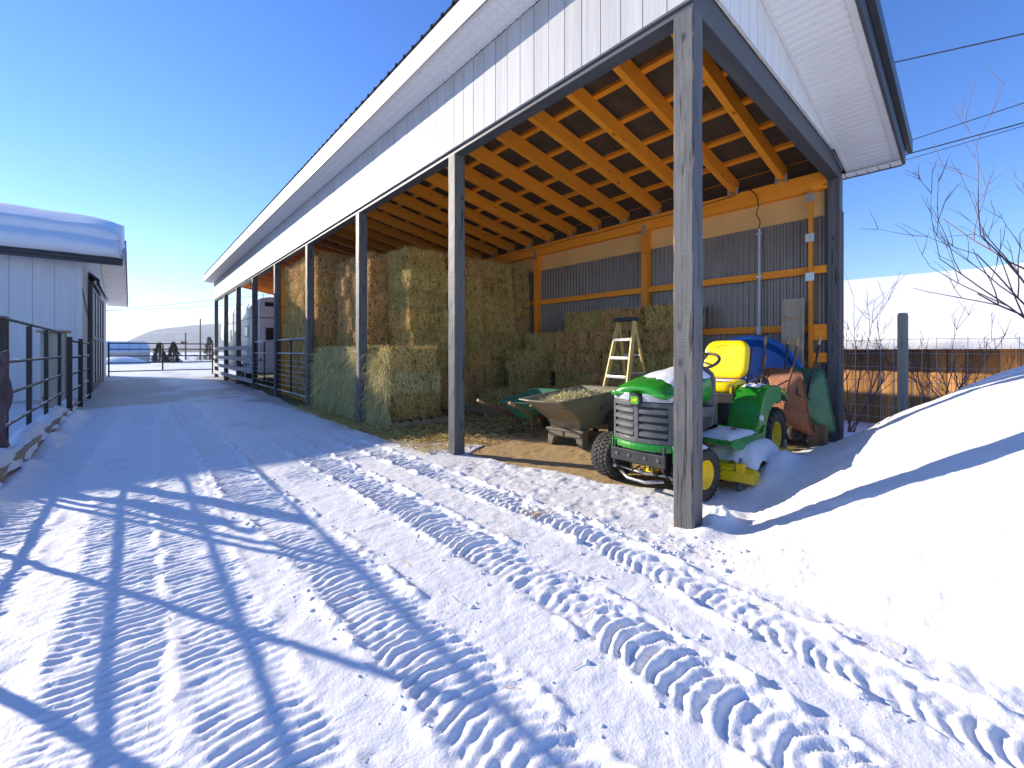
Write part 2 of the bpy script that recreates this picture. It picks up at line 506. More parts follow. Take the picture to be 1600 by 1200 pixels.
TRACKS = [  # centre at far end, centre near camera, half width, pitch, depth, curve, kind
    dict(xs=[(-3,-1.60),(-1,-1.44),(0,-1.36),(3,-1.38),(9,-1.5),(16,-1.6)], w=.165, p=.066, d=.020, c=.55, e=.030, k=1, y1=7),
    dict(xs=[(-3,-1.02),(-1.5,-.88),(-.6,-.78),(.6,-.63),(3,-.68),(9,-.9)], w=.14, p=.066, d=.019, c=.6, e=.030, k=2, y1=6),
    dict(xs=[(-3,-2.16),(0,-2.12),(3,-2.27),(8,-2.3),(16,-2.2)], w=.18, p=.058, d=.013, c=.5, e=.024, k=3, y1=15),
    dict(xs=[(-3,-3.20),(3,-3.17),(8,-3.0),(16,-2.7)], w=.19, p=.056, d=.011, c=-.12, e=.010, k=4, y1=16),
    dict(xs=[(-3,-2.76),(3,-2.77),(8,-2.6),(16,-2.35)], w=.17, p=.054, d=.010, c=.20, e=.010, k=5, y1=16),
    dict(xs=[(-3,-3.72),(3,-3.76),(7,-3.70),(12,-3.5),(16,-3.3)], w=.19, p=.058, d=.012, c=.12, e=.010, k=6, y1=15),
    dict(xs=[(-3,-1.0),(6,-1.05),(14,-1.0)], w=.16, p=.062, d=.009, c=.3, e=.006, k=8, y1=15, y0=3.4),
    dict(xs=[(-3,-1.9),(2,-1.80),(6,-1.75),(12,-1.6)], w=.15, p=.055, d=.007, c=.3, e=.0, k=7, y1=15, y0=3.0),
]
def ground_h(x, y, tracks=True):
    x = np.asarray(x, float); y = np.asarray(y, float)
    h = .020*fbm(x, y, .45, 3, 0) + .008*fbm(x, y, 2.6, 3, 1)
    lane = sstep(-4.3, -4.0, x)*(1-sstep(-.5, .1, x))
    h = h*(.5+.5*lane)
    # gentle ridge of pushed snow along the kerb
    h = h + np.clip(.07+.16*fbm(x, y, 1.1, 2, 5), 0, .14)*np.exp(-((x+3.98+.05*fbm(x, y, 1.5, 2, 4))/.13)**2)*sstep(-2, 2, y)*(1-sstep(11.0, 12, y))
    h = h + .07*sstep(-4.15, -4.4, x)*(1-sstep(14.5, 15.2, y))
    rough = np.zeros_like(h)
    if tracks:
        covered = np.zeros_like(h)
        for T in TRACKS:
            if y.size > 1 and y.min() > T['y1']: continue
            ys = [a for a, b in T['xs']]; xs = [b for a, b in T['xs']]
            xc = np.interp(y, ys, xs) + .035*fbm(y*0+T['k'], y, .6, 2, T['k'])
            u = (x-xc)/T['w']
            m = (1-sstep(.88, 1.06, np.abs(u) + .22*fbm(x, y, 8, 2, T['k'])))
            fade = 1-sstep(T['y1']*.6, T['y1'], y)
            if 'y0' in T: fade = fade*sstep(T['y0']-.5, T['y0']+.5, y)
            q = fbm(x, y, 3.0, 3, T['k'])
            ph = y/T['p'] + T['c']*u*u*2.0 + .25*u + .55*q + .40*fbm(x, y, 9, 2, T['k']+2) + 1.0*fbm(x, y, .9, 2, T['k']+4)
            cell = np.floor(ph); fr = ph-cell
            lug = sstep(0, .55, fr)*(1-sstep(.70, .98, fr))
            cell = np.floor(ph); hsh = np.modf(np.abs(np.sin((cell+T['k']*7.1)*12.9898)*43758.5453))[0]
            patch = np.clip(.92+1.3*fbm(x, y, 1.9, 3, T['k']+1)+.7*fbm(x, y, 6.5, 2, T['k']+5), .12, 1.3)*(.65+.5*hsh)
            hh = T['d']*(lug*patch) - .50*T['d']
            crumb = .75*T['d']*fbm(x, y, 19, 3, T['k']+3)
            h = h*(1-.25*m*fade) + (hh+crumb)*m*fade
            # berm of squeezed-out snow with crumbs
            bm_ = np.exp(-((np.abs(u)-1.12)/.16)**2)
            h = h + fade*T['e']*bm_*np.clip(.35+2.2*fbm(x, y, 7, 3, T['k']+4), 0, 1.6)
            covered = np.maximum(covered, m*fade)
        h = h + (1-covered)*.006*fbm(x, y, 12, 3, 5)*lane
        # trampled, cloddy snow in front of the last bay and at the bank's foot
        tr = sstep(-.95, -.2, x)*(1-sstep(.4, .9, x))*(1-sstep(2.2, 3.0, y))
        tr = np.maximum(tr, np.exp(-((x+.35-.1*y)/.45)**2)*sstep(.2, -.6, y))
        cl = fbm(x, y, 5.5, 4, 6, .55)
        h = h + tr*(.024*np.clip(cl, -.1, .6) - .02*np.clip(fbm(x, y, 9, 2, 1), .1, 1))
    b = bank_h(x, y)
    h = h + b + .012*fbm(x, y, 6, 4, 2)*sstep(.05, .3, b)
    # footprints / dents on the bank
    # drift that spills under the mower
    dr = sstep(.5, 1.4, x)*(1-sstep(3.6, 4.6, x))*np.exp(-np.clip(y+.28, 0, None)**2/.09)*sstep(-.6, -.1, y)
    h = h + .10*dr
    h = h + .20*np.exp(-((x-1.55)/.36)**2-((y+.10)/.17)**2)*(1+.3*fbm(x, y, 5, 3, 1)) + .03*np.exp(-((x-2.3)/.5)**2-((y+.22)/.16)**2)
    # heap of snow against the near post
    h = h + .13*np.exp(-((x-.26)**2+(y+.10)**2)/.018)*(1+.5*fbm(x, y, 9, 3, 3)) + .05*np.exp(-((x+.06)**2+(y+.16)**2)/.02)
    # the floor under the roof is bare and lower
    d = dirt_mask(x, y)
    h = h*(1-.92*sstep(.45, .62, d)) - .012*sstep(.45, .6, d)
    h = h + sstep(.5, .6, d)*.010*fbm(x, y, 7, 3, 4)
    # beyond the shed the land falls away
    h = h - .36*sstep(5.0, 8.5, x)
    return h
def dirt_mask(x, y):
    e = np.interp(y, [-.6,.1,.35,.6,1.0,1.6,2.2,2.9,3.2,3.8,4.4,7.5,9,12,16,24,25.5], [4.0,3.2,.95,.62,.42,.36,.15,.12,.6,.15,-.30,-.32,-.22,-.1,.05,.15,.3])
    e = e + .16*fbm(x, y, 1.6, 3, 6)
    near = sstep(-.02, .22, y-.12*fbm(x, y, 1.2, 2, 2) - .10*sstep(1.0, 2.0, x)*(1-sstep(2.8, 3.4, x)))
    m = sstep(-.22, .22, x-e)*near*(1-sstep(4.5, 4.9, x))*(1-sstep(24.2, 25.2, y))
    return m

def axis_lines(segs):
    out = [segs[0][0]]
    for a, b, d0, d1 in segs:
        t_ = a; 
        while t_ < b-1e-6:
            f_ = (t_-a)/(b-a)
            t_ = min(b, t_ + d0*(d1/d0)**f_)
            out.append(t_)
        out[-1] = b
    return np.array(out)
gx = axis_lines([(-4200,-60,900,8),(-60,-6,8,.25),(-6,-4.3,.12,.03),(-4.3,-.3,.018,.018),(-.3,1.8,.018,.03),(1.8,5.2,.03,.07),(5.2,12,.08,.5),(12,60,.6,6),(60,4200,8,900)])
gy = axis_lines([(-300,-12,80,3),(-12,-2.3,2,.06),(-2.3,-1.5,.03,.0085),(-1.5,3.6,.0085,.0085),(3.6,7,.0085,.014),(7,11.5,.014,.04),(11.5,16,.04,.09),(16,34,.10,.6),(34,120,.8,8),(120,4200,10,900)])
GX, GY = np.meshgrid(gx, gy)
xa, xb = np.searchsorted(gx, [-4.45, 1.3]); ya, yb = np.searchsorted(gy, [-3.0, 12.0])
GZ = np.zeros_like(GX)
for a, b, c, d in ((0, ya, 0, len(gx)), (yb, len(gy), 0, len(gx)), (ya, yb, 0, xa), (ya, yb, xb, len(gx))):
    GZ[a:b, c:d] = ground_h(GX[a:b, c:d], GY[a:b, c:d], False)
for r0 in range(ya, yb, 40):
    r1 = min(yb, r0+40)
    GZ[r0:r1, xa:xb] = ground_h(GX[r0:r1, xa:xb], GY[r0:r1, xa:xb], True)
nx_, ny_ = len(gx), len(gy)
print('ground grid', nx_, ny_, nx_*ny_)
me = bpy.data.meshes.new('snow_ground')
co = np.stack([GX, GY, GZ], -1).reshape(-1, 3).astype(np.float32)
me.vertices.add(len(co)); me.vertices.foreach_set('co', co.ravel())
i0 = (np.arange(ny_-1)[:, None]*nx_ + np.arange(nx_-1)[None]).ravel()
quads = np.stack([i0, i0+1, i0+1+nx_, i0+nx_], -1).astype(np.int32)
me.loops.add(quads.size); me.loops.foreach_set('vertex_index', quads.ravel())
me.polygons.add(len(quads)); me.polygons.foreach_set('loop_start', np.arange(0, quads.size, 4, dtype=np.int32))
me.polygons.foreach_set('use_smooth', np.ones(len(quads), bool))
me.update(); me.validate()
for nm_, arr in (('dirt', dirt_mask(GX, GY)),
                 ('hayfloor', np.clip(sstep(3.0, 4.2, GY+.5*fbm(GX, GY, 1.0, 3, 3))*sstep(-.9, -.2, GX) + .0, 0, 1)),
                 ('scuff', np.clip(.55*np.exp(-((GX+.25)/.55)**2)*sstep(-1.6, -.6, GY)*(1-sstep(2.8, 3.6, GY)) + .8*np.clip(fbm(GX, GY, .9, 3, 5)-.12, 0, 1)*sstep(-1.3, -.6, GX)
                   + 1.2*np.exp(-((GX+3.2)/.9)**2-((GY-19.5)/5.5)**2) + .30*sstep(9, 15, GY)*(1-sstep(26, 32, GY)) + .55*np.exp(-((GX+.25)/.35)**2)*sstep(3, 5, GY)*(1-sstep(24, 26, GY)) + .95*sstep(2.5, 8, GY)*np.clip(fbm(GX, GY, .7, 3, 2)+.2, 0, 1), 0, 1)*(1-sstep(.1, .35, bank_h(GX, GY))))):
    a_ = me.attributes.new(nm_, 'FLOAT', 'POINT')
    a_.data.foreach_set('value', arr.reshape(-1).astype(np.float32))
me.materials.append(M['snow_ground'])
ground = bpy.data.objects.new('snow_ground', me); COL.objects.link(ground)
tag(ground, kind='structure')
def gz(x, y): return float(ground_h(np.array([x]), np.array([y]))[0])
# ------------------------------------------------------------------ open pole shed
BAY = 3.05; NB = 8; DEP = 4.56; HB = 3.81; S2 = .078
SLOPE = .176
def soff(x): return 3.97 + SLOPE*(4.5-x)       # underside of rafters / soffit
YE = NB*BAY
shed = thing('open_pole_shed', 'long open-fronted white and charcoal pole shed with orange rafters', 'shed', (0,0,0))
roof = MB().prism([(-.44, soff(-.44)+.285), (4.84, soff(4.84)+.285), (4.84, soff(4.84)+.297), (-.44, soff(-.44)+.297)], 1, -.70, YE+.6).build('roof_felt', M['felt'], shed)
# posts: rough-sawn, slightly uneven edges
def post_mesh(seed, h, s=S2, mat='charcoal_post', z0=-.25):
    rnd_ = random.Random(seed); mb = MB(); rings = []
    n = 26
    for i in range(n+1):
        z = z0+(h-z0)*i/n; ring = []
        c = .010
        for (a, b) in ((-1,-1),(1,-1),(1,1),(-1,1)):
            # small chamfer, two points per corner
            j = .004
            e = [(a*(s-(c if k == 0 else 0)), b*(s-(c if k == 1 else 0))) for k in (0, 1)]
            if a*b > 0: e = e[::-1]
            for p in e: ring.append((p[0]+rnd_.uniform(-j, j)*.6, p[1]+rnd_.uniform(-j, j)*.6, z))
        rings.append(ring)
    mb.loft(rings)
    return mb.mesh('post', M[mat])
pm = [post_mesh(k, HB) for k in range(3)]
for i in range(NB+1):
    place(pm[i % 3], 'post', shed, (0, i*BAY, 0), (0,0,0))
rear_h = 3.70
pr0 = post_mesh(11, HB+.02); place(pr0, 'corner_post', shed, (DEP, 0, 0))
rp = MB().box(-.07,.07,-.07,.07,-.2,3.71).mesh('rear_post', M['pine_z'])
for i in range(1, NB+1): place(rp, 'rear_post', shed, (DEP-.02, i*BAY, 0))
# perimeter beams
MB().box(-.07,.07,-.078,YE+.078,HB,HB+.26).build('front_beam', M['charcoal_y'], shed, bevel=.004)
MB().box(.073,DEP+.078,-.07,.07,HB,HB+.24).build('end_beam', M['charcoal_x'], shed, bevel=.004)
MB().box(DEP-.10,DEP+.05,.075,YE+.05,3.712,3.965).build('rear_beam', M['pine_y'], shed, bevel=.004)
# rafters with hangers
rl = math.hypot(DEP+.05, SLOPE*(DEP+.05)); ang = math.atan(SLOPE)
raf = MB().box(0, rl, -.042, .042, 0, .225).mesh('rafter', M['pine_x'])
hang = MB().box(-.05,-.002,-.085,-.0435,-.04,.07).box(-.05,-.002,.0435,.085,-.04,.07).box(-.06,.06,-.0435,.0435,-.006,-.001).mesh('hanger', M['galv'])
k = 0; y = .65
while y < YE:
    place(raf, 'rafter', shed, (0-.02, y, soff(-.02)), (0, ang, 0))
    h_ = place(hang, 'hanger', shed, (DEP-.105, y, 3.972))
    y += .711
# purlins on top of the rafters
pu = MB().box(-.02,.02,-.62,YE+.55,0,.055).mesh('purlin', M['pine_y'])
for j in range(9):
    x = -.30+j*.615
    place(pu, 'purlin', shed, (x, 0, soff(x)+.228), (0, ang, 0), (2.0,1,1))
# ribbed metal roof in sheets
rs = MB(); n_ = 0
prof = []
for r_ in range(4):
    b0 = r_*.228
    prof += [(b0, 0), (b0+.17, 0), (b0+.185, .028), (b0+.213, .028)]
prof.append((.912, 0))
pts = [[(x, p, soff(x)+.30+h) for p, h in prof] for x in (-.475, 4.90)]
rs.grid(pts)
rsm = rs.mesh('roof_sheet', M['charcoal_metal'])
for i in range(28):
    o = place(rsm, 'roof_sheet', shed, (0, -.74+i*.912, 0))
# front siding boards above the beam
bw = .203
sb_ = MB().box(-.014,.010,.004,bw-.004,0,.90).mesh('siding_board', M['siding'])
yb = -.09; i = 0
random.seed(3)
zs = HB+.055
while yb < YE+.05:
    o = place(sb_, 'siding_board', shed, (-.088+random.uniform(-.0015,.0015), yb, zs), (0,0,0), (1,1,(soff(-.09)-zs)/.90))
    yb += bw
MB().box(-.0775,-.0715,-.09,YE+.05,zs+.004,soff(0)-.03).build('siding_backing', M['siding_grey'], shed)
# near-end siding boards, tapering with the roof
x = -.095
while x < DEP+.08:
    x1 = min(x+bw-.008, DEP+.085)
    zb = HB+.235
    if soff(x1) > zb+.01:
        MB().add([(x,-.105,zb),(x1,-.105,zb),(x1,-.105,soff(x1)),(x,-.105,soff(x)),(x,-.080,zb),(x1,-.080,zb),(x1,-.080,soff(x1)),(x,-.080,soff(x))],
             [(0,1,2,3),(7,6,5,4),(0,4,5,1),(1,5,6,2),(2,6,7,3),(3,7,4,0)]).build('end_siding_board', M['siding_grey'], shed)
    x += bw
MB().add([(-.07,-.0785,HB+.237),(DEP+.08,-.0785,HB+.237),(DEP+.08,-.0785,soff(DEP+.08)-.004),(-.07,-.0785,soff(-.07)-.004)], [(0,1,2,3)]).build('end_siding_backing', M['siding_grey'], shed, solid=.003)
# vented soffit, front: panels ribbed across
def soffit_panel(L, W):
    mb = MB(); a = []
    x_ = 0; prof = []
    for r_ in range(3):
        b0 = r_*L/3
        prof += [(b0, 0), (b0+L/3*.80, 0), (b0+L/3*.84, .010), (b0+L/3*.96, .010)]
    prof.append((L, 0))
    return prof
pf = soffit_panel(.30, .35)
mb = MB(); mb.grid([[(x, p, soff(x)+.006+h) for p, h in pf] for x in (-.103, -.425)])
fs = mb.mesh('soffit_panel', M['soffit'])
yb = -.70
while yb < YE+.5:
    place(fs, 'soffit_panel', shed, (0, yb, 0)); yb += .30
# rake soffit at the near end, panels ribbed from wall to edge
xb = -.10; i = 0
while xb < 4.75:
    mb = MB(); L = min(.30, 4.79-xb)
    mb.grid([[(xb+p*L/.30, y_, soff(xb+p*L/.30)+.004+h) for p, h in pf] for y_ in (-.108, -.665)])
    mb.build('rake_soffit_panel', M['soffit'], shed); xb += .30
# trim around the rake soffit
MB().add([(-.43,-.70,soff(-.43)-.012),(4.80,-.70,soff(4.80)-.012),(4.80,-.64,soff(4.80)-.012),(-.43,-.64,soff(-.43)-.012),
          (-.43,-.70,soff(-.43)+.004),(4.80,-.70,soff(4.80)+.004),(4.80,-.64,soff(4.80)+.004),(-.43,-.64,soff(-.43)+.004)],
         [(0,1,2,3),(7,6,5,4),(0,4,5,1),(1,5,6,2),(2,6,7,3),(3,7,4,0)]).build('rake_trim', M['white_trim'], shed)
MB().add([(-.10,-.135,soff(-.10)-.010),(4.78,-.135,soff(4.78)-.010),(4.78,-.107,soff(4.78)-.010),(-.10,-.107,soff(-.10)-.010),
          (-.10,-.135,soff(-.10)+.003),(4.78,-.135,soff(4.78)+.003),(4.78,-.107,soff(4.78)+.003),(-.10,-.107,soff(-.10)+.003)],
         [(0,1,2,3),(7,6,5,4),(0,4,5,1),(1,5,6,2),(2,6,7,3),(3,7,4,0)]).build('rake_trim', M['white_trim'], shed)
# rear eave soffit and its fascia
mb = MB()
for q in range(5):
    y0_ = -.70+q*.122
    mb.box(4.665, 4.84, y0_, y0_+.112, soff(4.8)-.022, soff(4.8)-.008)
mb.build('eave_return', M['white_trim'], shed)
MB().box(4.64,4.84,-.09,YE+.5,soff(4.84)-.014,soff(4.84)-.002).build('rear_soffit', M['white_trim'], shed)
# fascias
MB().box(-.470,-.432,-.72,YE+.55,soff(-.45)-.035,soff(-.45)+.262).build('front_fascia', M['white_trim'], shed, bevel=.004)
MB().box(-.476,-.4705,-.72,YE+.55,soff(-.45)-.045,soff(-.45)-.028).build('fascia_lip', M['charcoal_metal'], shed)
def slant(x0, x1, y0, y1, za, zb_):
    return MB().add([(x0,y0,soff(x0)+za),(x1,y0,soff(x1)+za),(x1,y1,soff(x1)+za),(x0,y1,soff(x0)+za),(x0,y0,soff(x0)+zb_),(x1,y0,soff(x1)+zb_),(x1,y1,soff(x1)+zb_),(x0,y1,soff(x0)+zb_)],
         [(0,3,2,1),(4,5,6,7),(0,1,5,4),(1,2,6,5),(2,3,7,6),(3,0,4,7)])
slant(-.43, 4.845, -.735, -.702, -.02, .20).build('rake_fascia', M['charcoal_x'], shed, bevel=.003)
slant(-.48, 4.93, -.80, -.737, .16, .335).build('rake_trim_metal', M['charcoal_metal'], shed, bevel=.006)
MB().box(4.848,4.885,-.70,YE+.5,soff(4.85)-.02,soff(4.85)+.24).build('rear_fascia', M['charcoal_y'], shed)
# rear wall: tan sheathing, corrugated sheets, girts
ZC = 3.34
MB().box(DEP+.02,DEP+.05,-.06,YE+.05,3.966,soff(DEP)+.26).build('eave_blocking', M['felt'], shed)
for i in range(6):
    y0_ = .075+i*BAY; 
    MB().box(DEP+.052,DEP+.066,(-.07 if i == 0 else i*BAY+.002),(i+1)*BAY-.002,3.20,3.97).build('sheathing_board', M['tan_board'], shed)
for i in range(6, 8):
    MB().box(DEP+.052,DEP+.066,i*BAY+.002,(i+1)*BAY-.002,2.9,3.97).build('sheathing_board', M['tan_board'], shed)
mb = MB(); prof = []
for r_ in range(10):
    b0 = r_*.0915
    prof += [(b0, 0), (b0+.030, 0), (b0+.045, .022), (b0+.076, .022)]
prof.append((.915, 0))
mb.grid([[(h, p, z) for p, h in prof] for z in (-.45, ZC)])
cm = mb.mesh('corrugated_sheet', M['corr'])
for i in range(18):
    place(cm, 'corrugated_sheet', shed, (DEP+.024, -.10+i*.915, 0))
for i in range(5):
    for z in (.86, 1.66, 2.53):
        MB().box(DEP-.055,DEP-.012,(.085 if i == 0 else i*BAY+.073),(i+1)*BAY-.073,z-.055,z+.055).build('girt', M['pine_y'], shed, bevel=.003)
# near corner framing member with plates
MB().box(DEP-.16,DEP-.06,.245,.29,.80,3.711).build('wall_stud', M['pine_z'], shed, bevel=.003)
for z in (3.60, 3.00, 2.42):
    p_ = MB().box(DEP-.166,DEP-.161,.215,.325,z-.06,z+.06).build('plate', M['galv'], shed)
    MB().lathe([(.0,.006),(.012,.006),(.012,0)], 10, Matrix.Translation((DEP-.167,.27,z)) @ Matrix.Rotation(-math.pi/2, 4, 'Y')).build('bolt', M['steel'], p_)
for z in (1.55, 1.22, .84):
    MB().box(DEP-.058,DEP-.056+.05,.082,.244,z-.07,z+.07).build('blocking', M['pine_y'], shed)
MB().box(DEP-.03,DEP+.02,.082,.12,0,3.7).build('trim_stud', M['charcoal_z'], shed)
for y_ in (3.05, 6.10):
    MB().box(DEP-.106,DEP-.101,y_-.04,y_+.04,3.62,3.82).build('plate', M['galv'], shed)
# wooden partition behind the hay
for j in range(13):
    z = .05+j*.285
    MB().box(.09,DEP-.1,12.16,12.20,z,z+.278).build('partition_plank', M['pine_x'], shed)
# conduit and cable on the rear wall
con = thing('electrical_conduit', 'grey electrical conduit hanging down the corrugated rear wall', 'conduit', (DEP-.09,.98,1.6))
MB().tube([(DEP-.08,.98,3.30),(DEP-.08,.98,1.72)], .021, 10).build('pipe', M['conduit'], con)
MB().box(DEP-.12,DEP-.06,.945,1.015,1.58,1.72).build('socket_box', M['conduit'], con, bevel=.008)
for z in (3.2, 2.5): MB().box(DEP-.105,DEP-.055,.94,1.02,z,z+.03).build('clip', M['galv'], con)
MB().tube([(DEP-.08,.98,3.30),(DEP-.085,.965,3.42),(DEP-.10,1.02,3.55),(DEP-.13,.97,3.66),(DEP-.16,.99,3.82),(DEP-.18,1.07,3.93),(DEP-.16,1.22,3.96),(DEP-.13,1.36,3.925)], .008, 6).build('cable', M['cable'], con, smooth=True)
c2 = MB().tube([(DEP-.115,1.36,3.925)]+[(DEP-.112,1.36+k*.9,3.90-.02*(k%2)) for k in range(1,7)], .006, 5).build('cable', M['cable'], con)
# ------------------------------------------------------------------ white barn on the left
LX, LY0, LY1 = -4.2, 15.3, 29.6
barn = thing('white_barn', 'white sided barn on the left with thick snow on its roof', 'barn', (LX-4, LY0, 0))
WT = 3.86
ridge_y = (LY0+LY1)/2; SL = .255
def broof(y): return 3.86 + SL*(min(y, LY1+LY0-y)-LY0)
XL = LX-14
# front wall boards
bm_ = MB().box(.004,.396,-.012,.012,0,WT+.02).mesh('wall_board', M['siding_grey'])
x = LX-.10-.4
while x > XL:
    place(bm_, 'wall_board', barn, (x, LY0, 0)); x -= .40
MB().box(XL,LX-.02,LY0+.013,LY0+.03,0,WT).build('wall_sheathing', M['siding_grey'], barn)
MB().box(LX-.10,LX+.02,LY0-.02,LY0+.10,0,WT).build('corner_trim', M['white_trim'], barn)
# gable wall boards facing the lane
DY0, DY1 = 18.0, 24.2
y = LY0+.105
while y < LY1-.05:
    y1 = min(y+.296, LY1)
    zb = 0 if not (y > DY0-.35 and y1 < DY1+.3) else 3.55
    MB().add([(LX,y,zb),(LX,y1,zb),(LX,y1,broof(y1)),(LX,y,broof(y)),(LX-.02,y,zb),(LX-.02,y1,zb),(LX-.02,y1,broof(y1)),(LX-.02,y,broof(y))],
       [(0,1,2,3),(7,6,5,4),(0,4,5,1),(1,5,6,2),(2,6,7,3),(3,7,4,0)]).build('gable_board', M['siding'], barn)
    y += .30
MB().prism([(LY0+.04,0),(LY1,0),(LY1,broof(LY1)),(ridge_y,broof(ridge_y)),(LY0+.04,broof(LY0))], 0, LX-.06, LX-.022).build('gable_sheathing', M['siding_grey'], barn)
# sliding doors with dark frames
for y0_, y1_ in ((DY0, DY0+1.55), (DY0+1.56, DY0+3.1), (DY0+3.12, DY0+4.6), (DY0+4.62, DY1)):
    d_ = MB().box(LX+.03,LX+.07,y0_,y1_,.06,3.45).build('sliding_door', M['siding'], barn)
    fr = MB()
    for a, b in ((y0_, y0_+.14), (y1_-.14, y1_)): fr.box(LX+.072,LX+.10,a,b,.06,3.45)
    for z in (.06, 1.70, 3.31): fr.box(LX+.072,LX+.098,y0_+.141,y1_-.141,z,z+.14)
    fr.build('door_frame', M['charcoal_z'], d_)
for y_ in (DY0-.30, DY1+.02):
    MB().box(LX+.012,LX+.11,y_,y_+.26,0,3.5).build('door_trim', M['charcoal_z'], barn)
MB().prism([(LX+.01,3.80),(LX+.24,3.60),(LX+.25,3.50),(LX+.27,3.50),(LX+.27,3.64),(LX+.02,3.87)], 1, DY0-.2, DY1+.3).build('track_hood', M['charcoal_metal'], barn)
MB().box(LX+.14,LX+.20,DY0-.3,DY1+.4,3.50,3.58).build('door_track', M['galv'], barn)
# roof, soffits, gutter
RX = LX+.86; RT = .20
def slab(x0, x1, ya, yb, off, th, n=1):
    za, zb = broof_ext(ya)+off, broof_ext(yb)+off
    return MB().add([(x0,ya,za),(x1,ya,za),(x1,yb,zb),(x0,yb,zb),(x0,ya,za+th),(x1,ya,za+th),(x1,yb,zb+th),(x0,yb,zb+th)],
       [(0,3,2,1),(4,5,6,7),(0,1,5,4),(1,2,6,5),(2,3,7,6),(3,0,4,7)])
def broof_ext(y):
    return 3.86 + SL*((y-LY0) if y <= ridge_y else (LY1-y))
EY0, EY1 = LY0-.55, LY1+.55
for ya, yb in ((EY0, ridge_y), (ridge_y, EY1)):
    slab(XL, RX, ya, yb, .16, .05).build('roof_slope', M['charcoal_metal'], barn)
    n = 24
    for q in range(n):
        a = ya+(yb-ya)*q/n; b = ya+(yb-ya)*(q+.97)/n
        slab(LX+.01, RX-.03, a, b, .02, .012).build('soffit_panel', M['white_trim'], barn)
    slab(RX-.028, RX+.004, ya, yb, -.01, .25).build('rake_board', M['charcoal_x'], barn)
z_e = broof_ext(EY0)
MB().box(XL,LX+.008,EY0+.03,LY0-.021,z_e+.10,z_e+.115).build('eave_soffit', M['white_trim'], barn)
MB().box(XL,RX-.03,EY0,EY0+.028,z_e-.01,z_e+.21).build('eave_fascia', M['charcoal_x'], barn)
gp = [(EY0-.002,z_e+.20),(EY0-.115,z_e+.20),(EY0-.125,z_e+.17),(EY0-.10,z_e+.12),(EY0-.085,z_e+.07),(EY0-.002,z_e+.07)]
MB().prism(gp, 0, XL, RX-.05).build('gutter', M['charcoal_metal'], barn)
MB().tube([(LX+.022,LY0+.15,3.06),(LX+.022,LY0+1.55,2.55),(LX+.022,LY0+2.3,2.4)], .012, 6).build('wall_cable', M['cable'], barn)
# the slab of snow on the roof, slid in two thick folds over the eave
mb = MB(); rows = []
random.seed(5)
xs_ = np.linspace(XL, RX-.06, 90)
prof = [(-.10,.0),(-.17,.08),(-.19,.20),(-.16,.32),(-.08,.38),(.04,.405),(.35,.435),(.62,.46),(.66,.50),(.67,.60),(.72,.70),(.82,.745),(1.4,.80),(2.6,.89),(4.0,.93),(ridge_y-EY0,.80),(ridge_y-EY0+2.5,.6),(ridge_y-EY0+7.6,.5),(ridge_y-EY0+7.66,.02)]
PR = []
for xi, xx in enumerate(xs_):
    edge = max(0, (xx-(RX-1.2))/1.14)
    ring = []
    for j, (dy, h) in enumerate(prof):
        wob = .06*float(vnoise(np.array([xx]), np.array([j*.37]), .8, 2)[0]) + .03*float(vnoise(np.array([xx]), np.array([j*1.7]), 3, 3)[0])
        hh = h*(1-.22*edge**3) + wob*(1 if h > .05 else 0)
        y_ = EY0+dy + wob*.8
        ring.append((xx+.0, y_, broof_ext(min(max(y_, EY0-.1), EY1))+.212+max(0, hh)))
    PR.append(ring)
# right-hand end closes down to the roof in an uneven face
endr = [(p[0]+.035*((j % 3)-1)+.03, p[1], broof_ext(p[1])+.213) for j, p in enumerate(PR[-1])]
PR.append(endr)
mb.grid(PR)
sn = mb.build('roof_snow', M['snow'], None, smooth=True)
tag(sn, 'thick folded slab of snow on the left barn roof', 'snow', kind=None)

# ------------------------------------------------------------------ pipe fence beside the lane
FX = -4.2
def snow_strip(p, q, r, parent, seed, z_up):
    """broken ridge of snow lying on a rail"""
    rnd_ = random.Random(seed); p = Vector(p); q = Vector(q); L = (q-p).length; d = (q-p)/L
    t = .02
    while t < L-.05:
        l = rnd_.uniform(.18, .8); e = min(L-.02, t+l)
        if rnd_.random() < .8:
            n = max(3, int((e-t)/.09)); rings = []
            for i in range(n+1):
                c = p + d*(t+(e-t)*i/n); w = r*(.85 if 0 < i < n else .25)*rnd_.uniform(.75, 1.1); hh = r*rnd_.uniform(.35, .8)*(1 if 0 < i < n else .3)
                sd_ = d.cross(Vector((0,0,1))).normalized()
                rings.append([c+sd_*w+Vector((0,0,z_up*.55)), c+sd_*w*.5+Vector((0,0,z_up+hh*.7)), c+Vector((0,0,z_up+hh)), c-sd_*w*.5+Vector((0,0,z_up+hh*.7)), c-sd_*w+Vector((0,0,z_up*.55))])
            MB().loft(rings).build('rail_snow', M['snow'], parent, smooth=True)
        t = e + rnd_.uniform(.01, .12)
RZ = (1.69, 1.19, .82, .45)
fence = thing('pipe_fence', 'black steel pipe fence with snow on its rails beside the lane', 'fence', (FX, 5, 0))
for z in RZ:
    MB().tube([(FX, -4.5, z), (FX, 11.15, z)], .019, 10).build('rail', M['pipe_black'], fence, smooth=True)
    snow_strip((FX, 0, z), (FX, 11.1, z), .016, fence, int(z*100), .017)
for y_ in (-3.2, -1.6, -.3, 1.15, 2.45, 3.7, 5.02, 5.20, 6.02, 6.16, 7.75, 9.35, 11.1):
    big = y_ in (6.02, 6.16)
    s_ = .034 if big else (.026 if y_ > 7 else .019)
    MB().box(FX-s_-.03,FX+s_-.03,y_-s_,y_+s_,-.1,1.72 if big else 1.675).build('fence_post', M['pipe_black'], fence, bevel=.004)
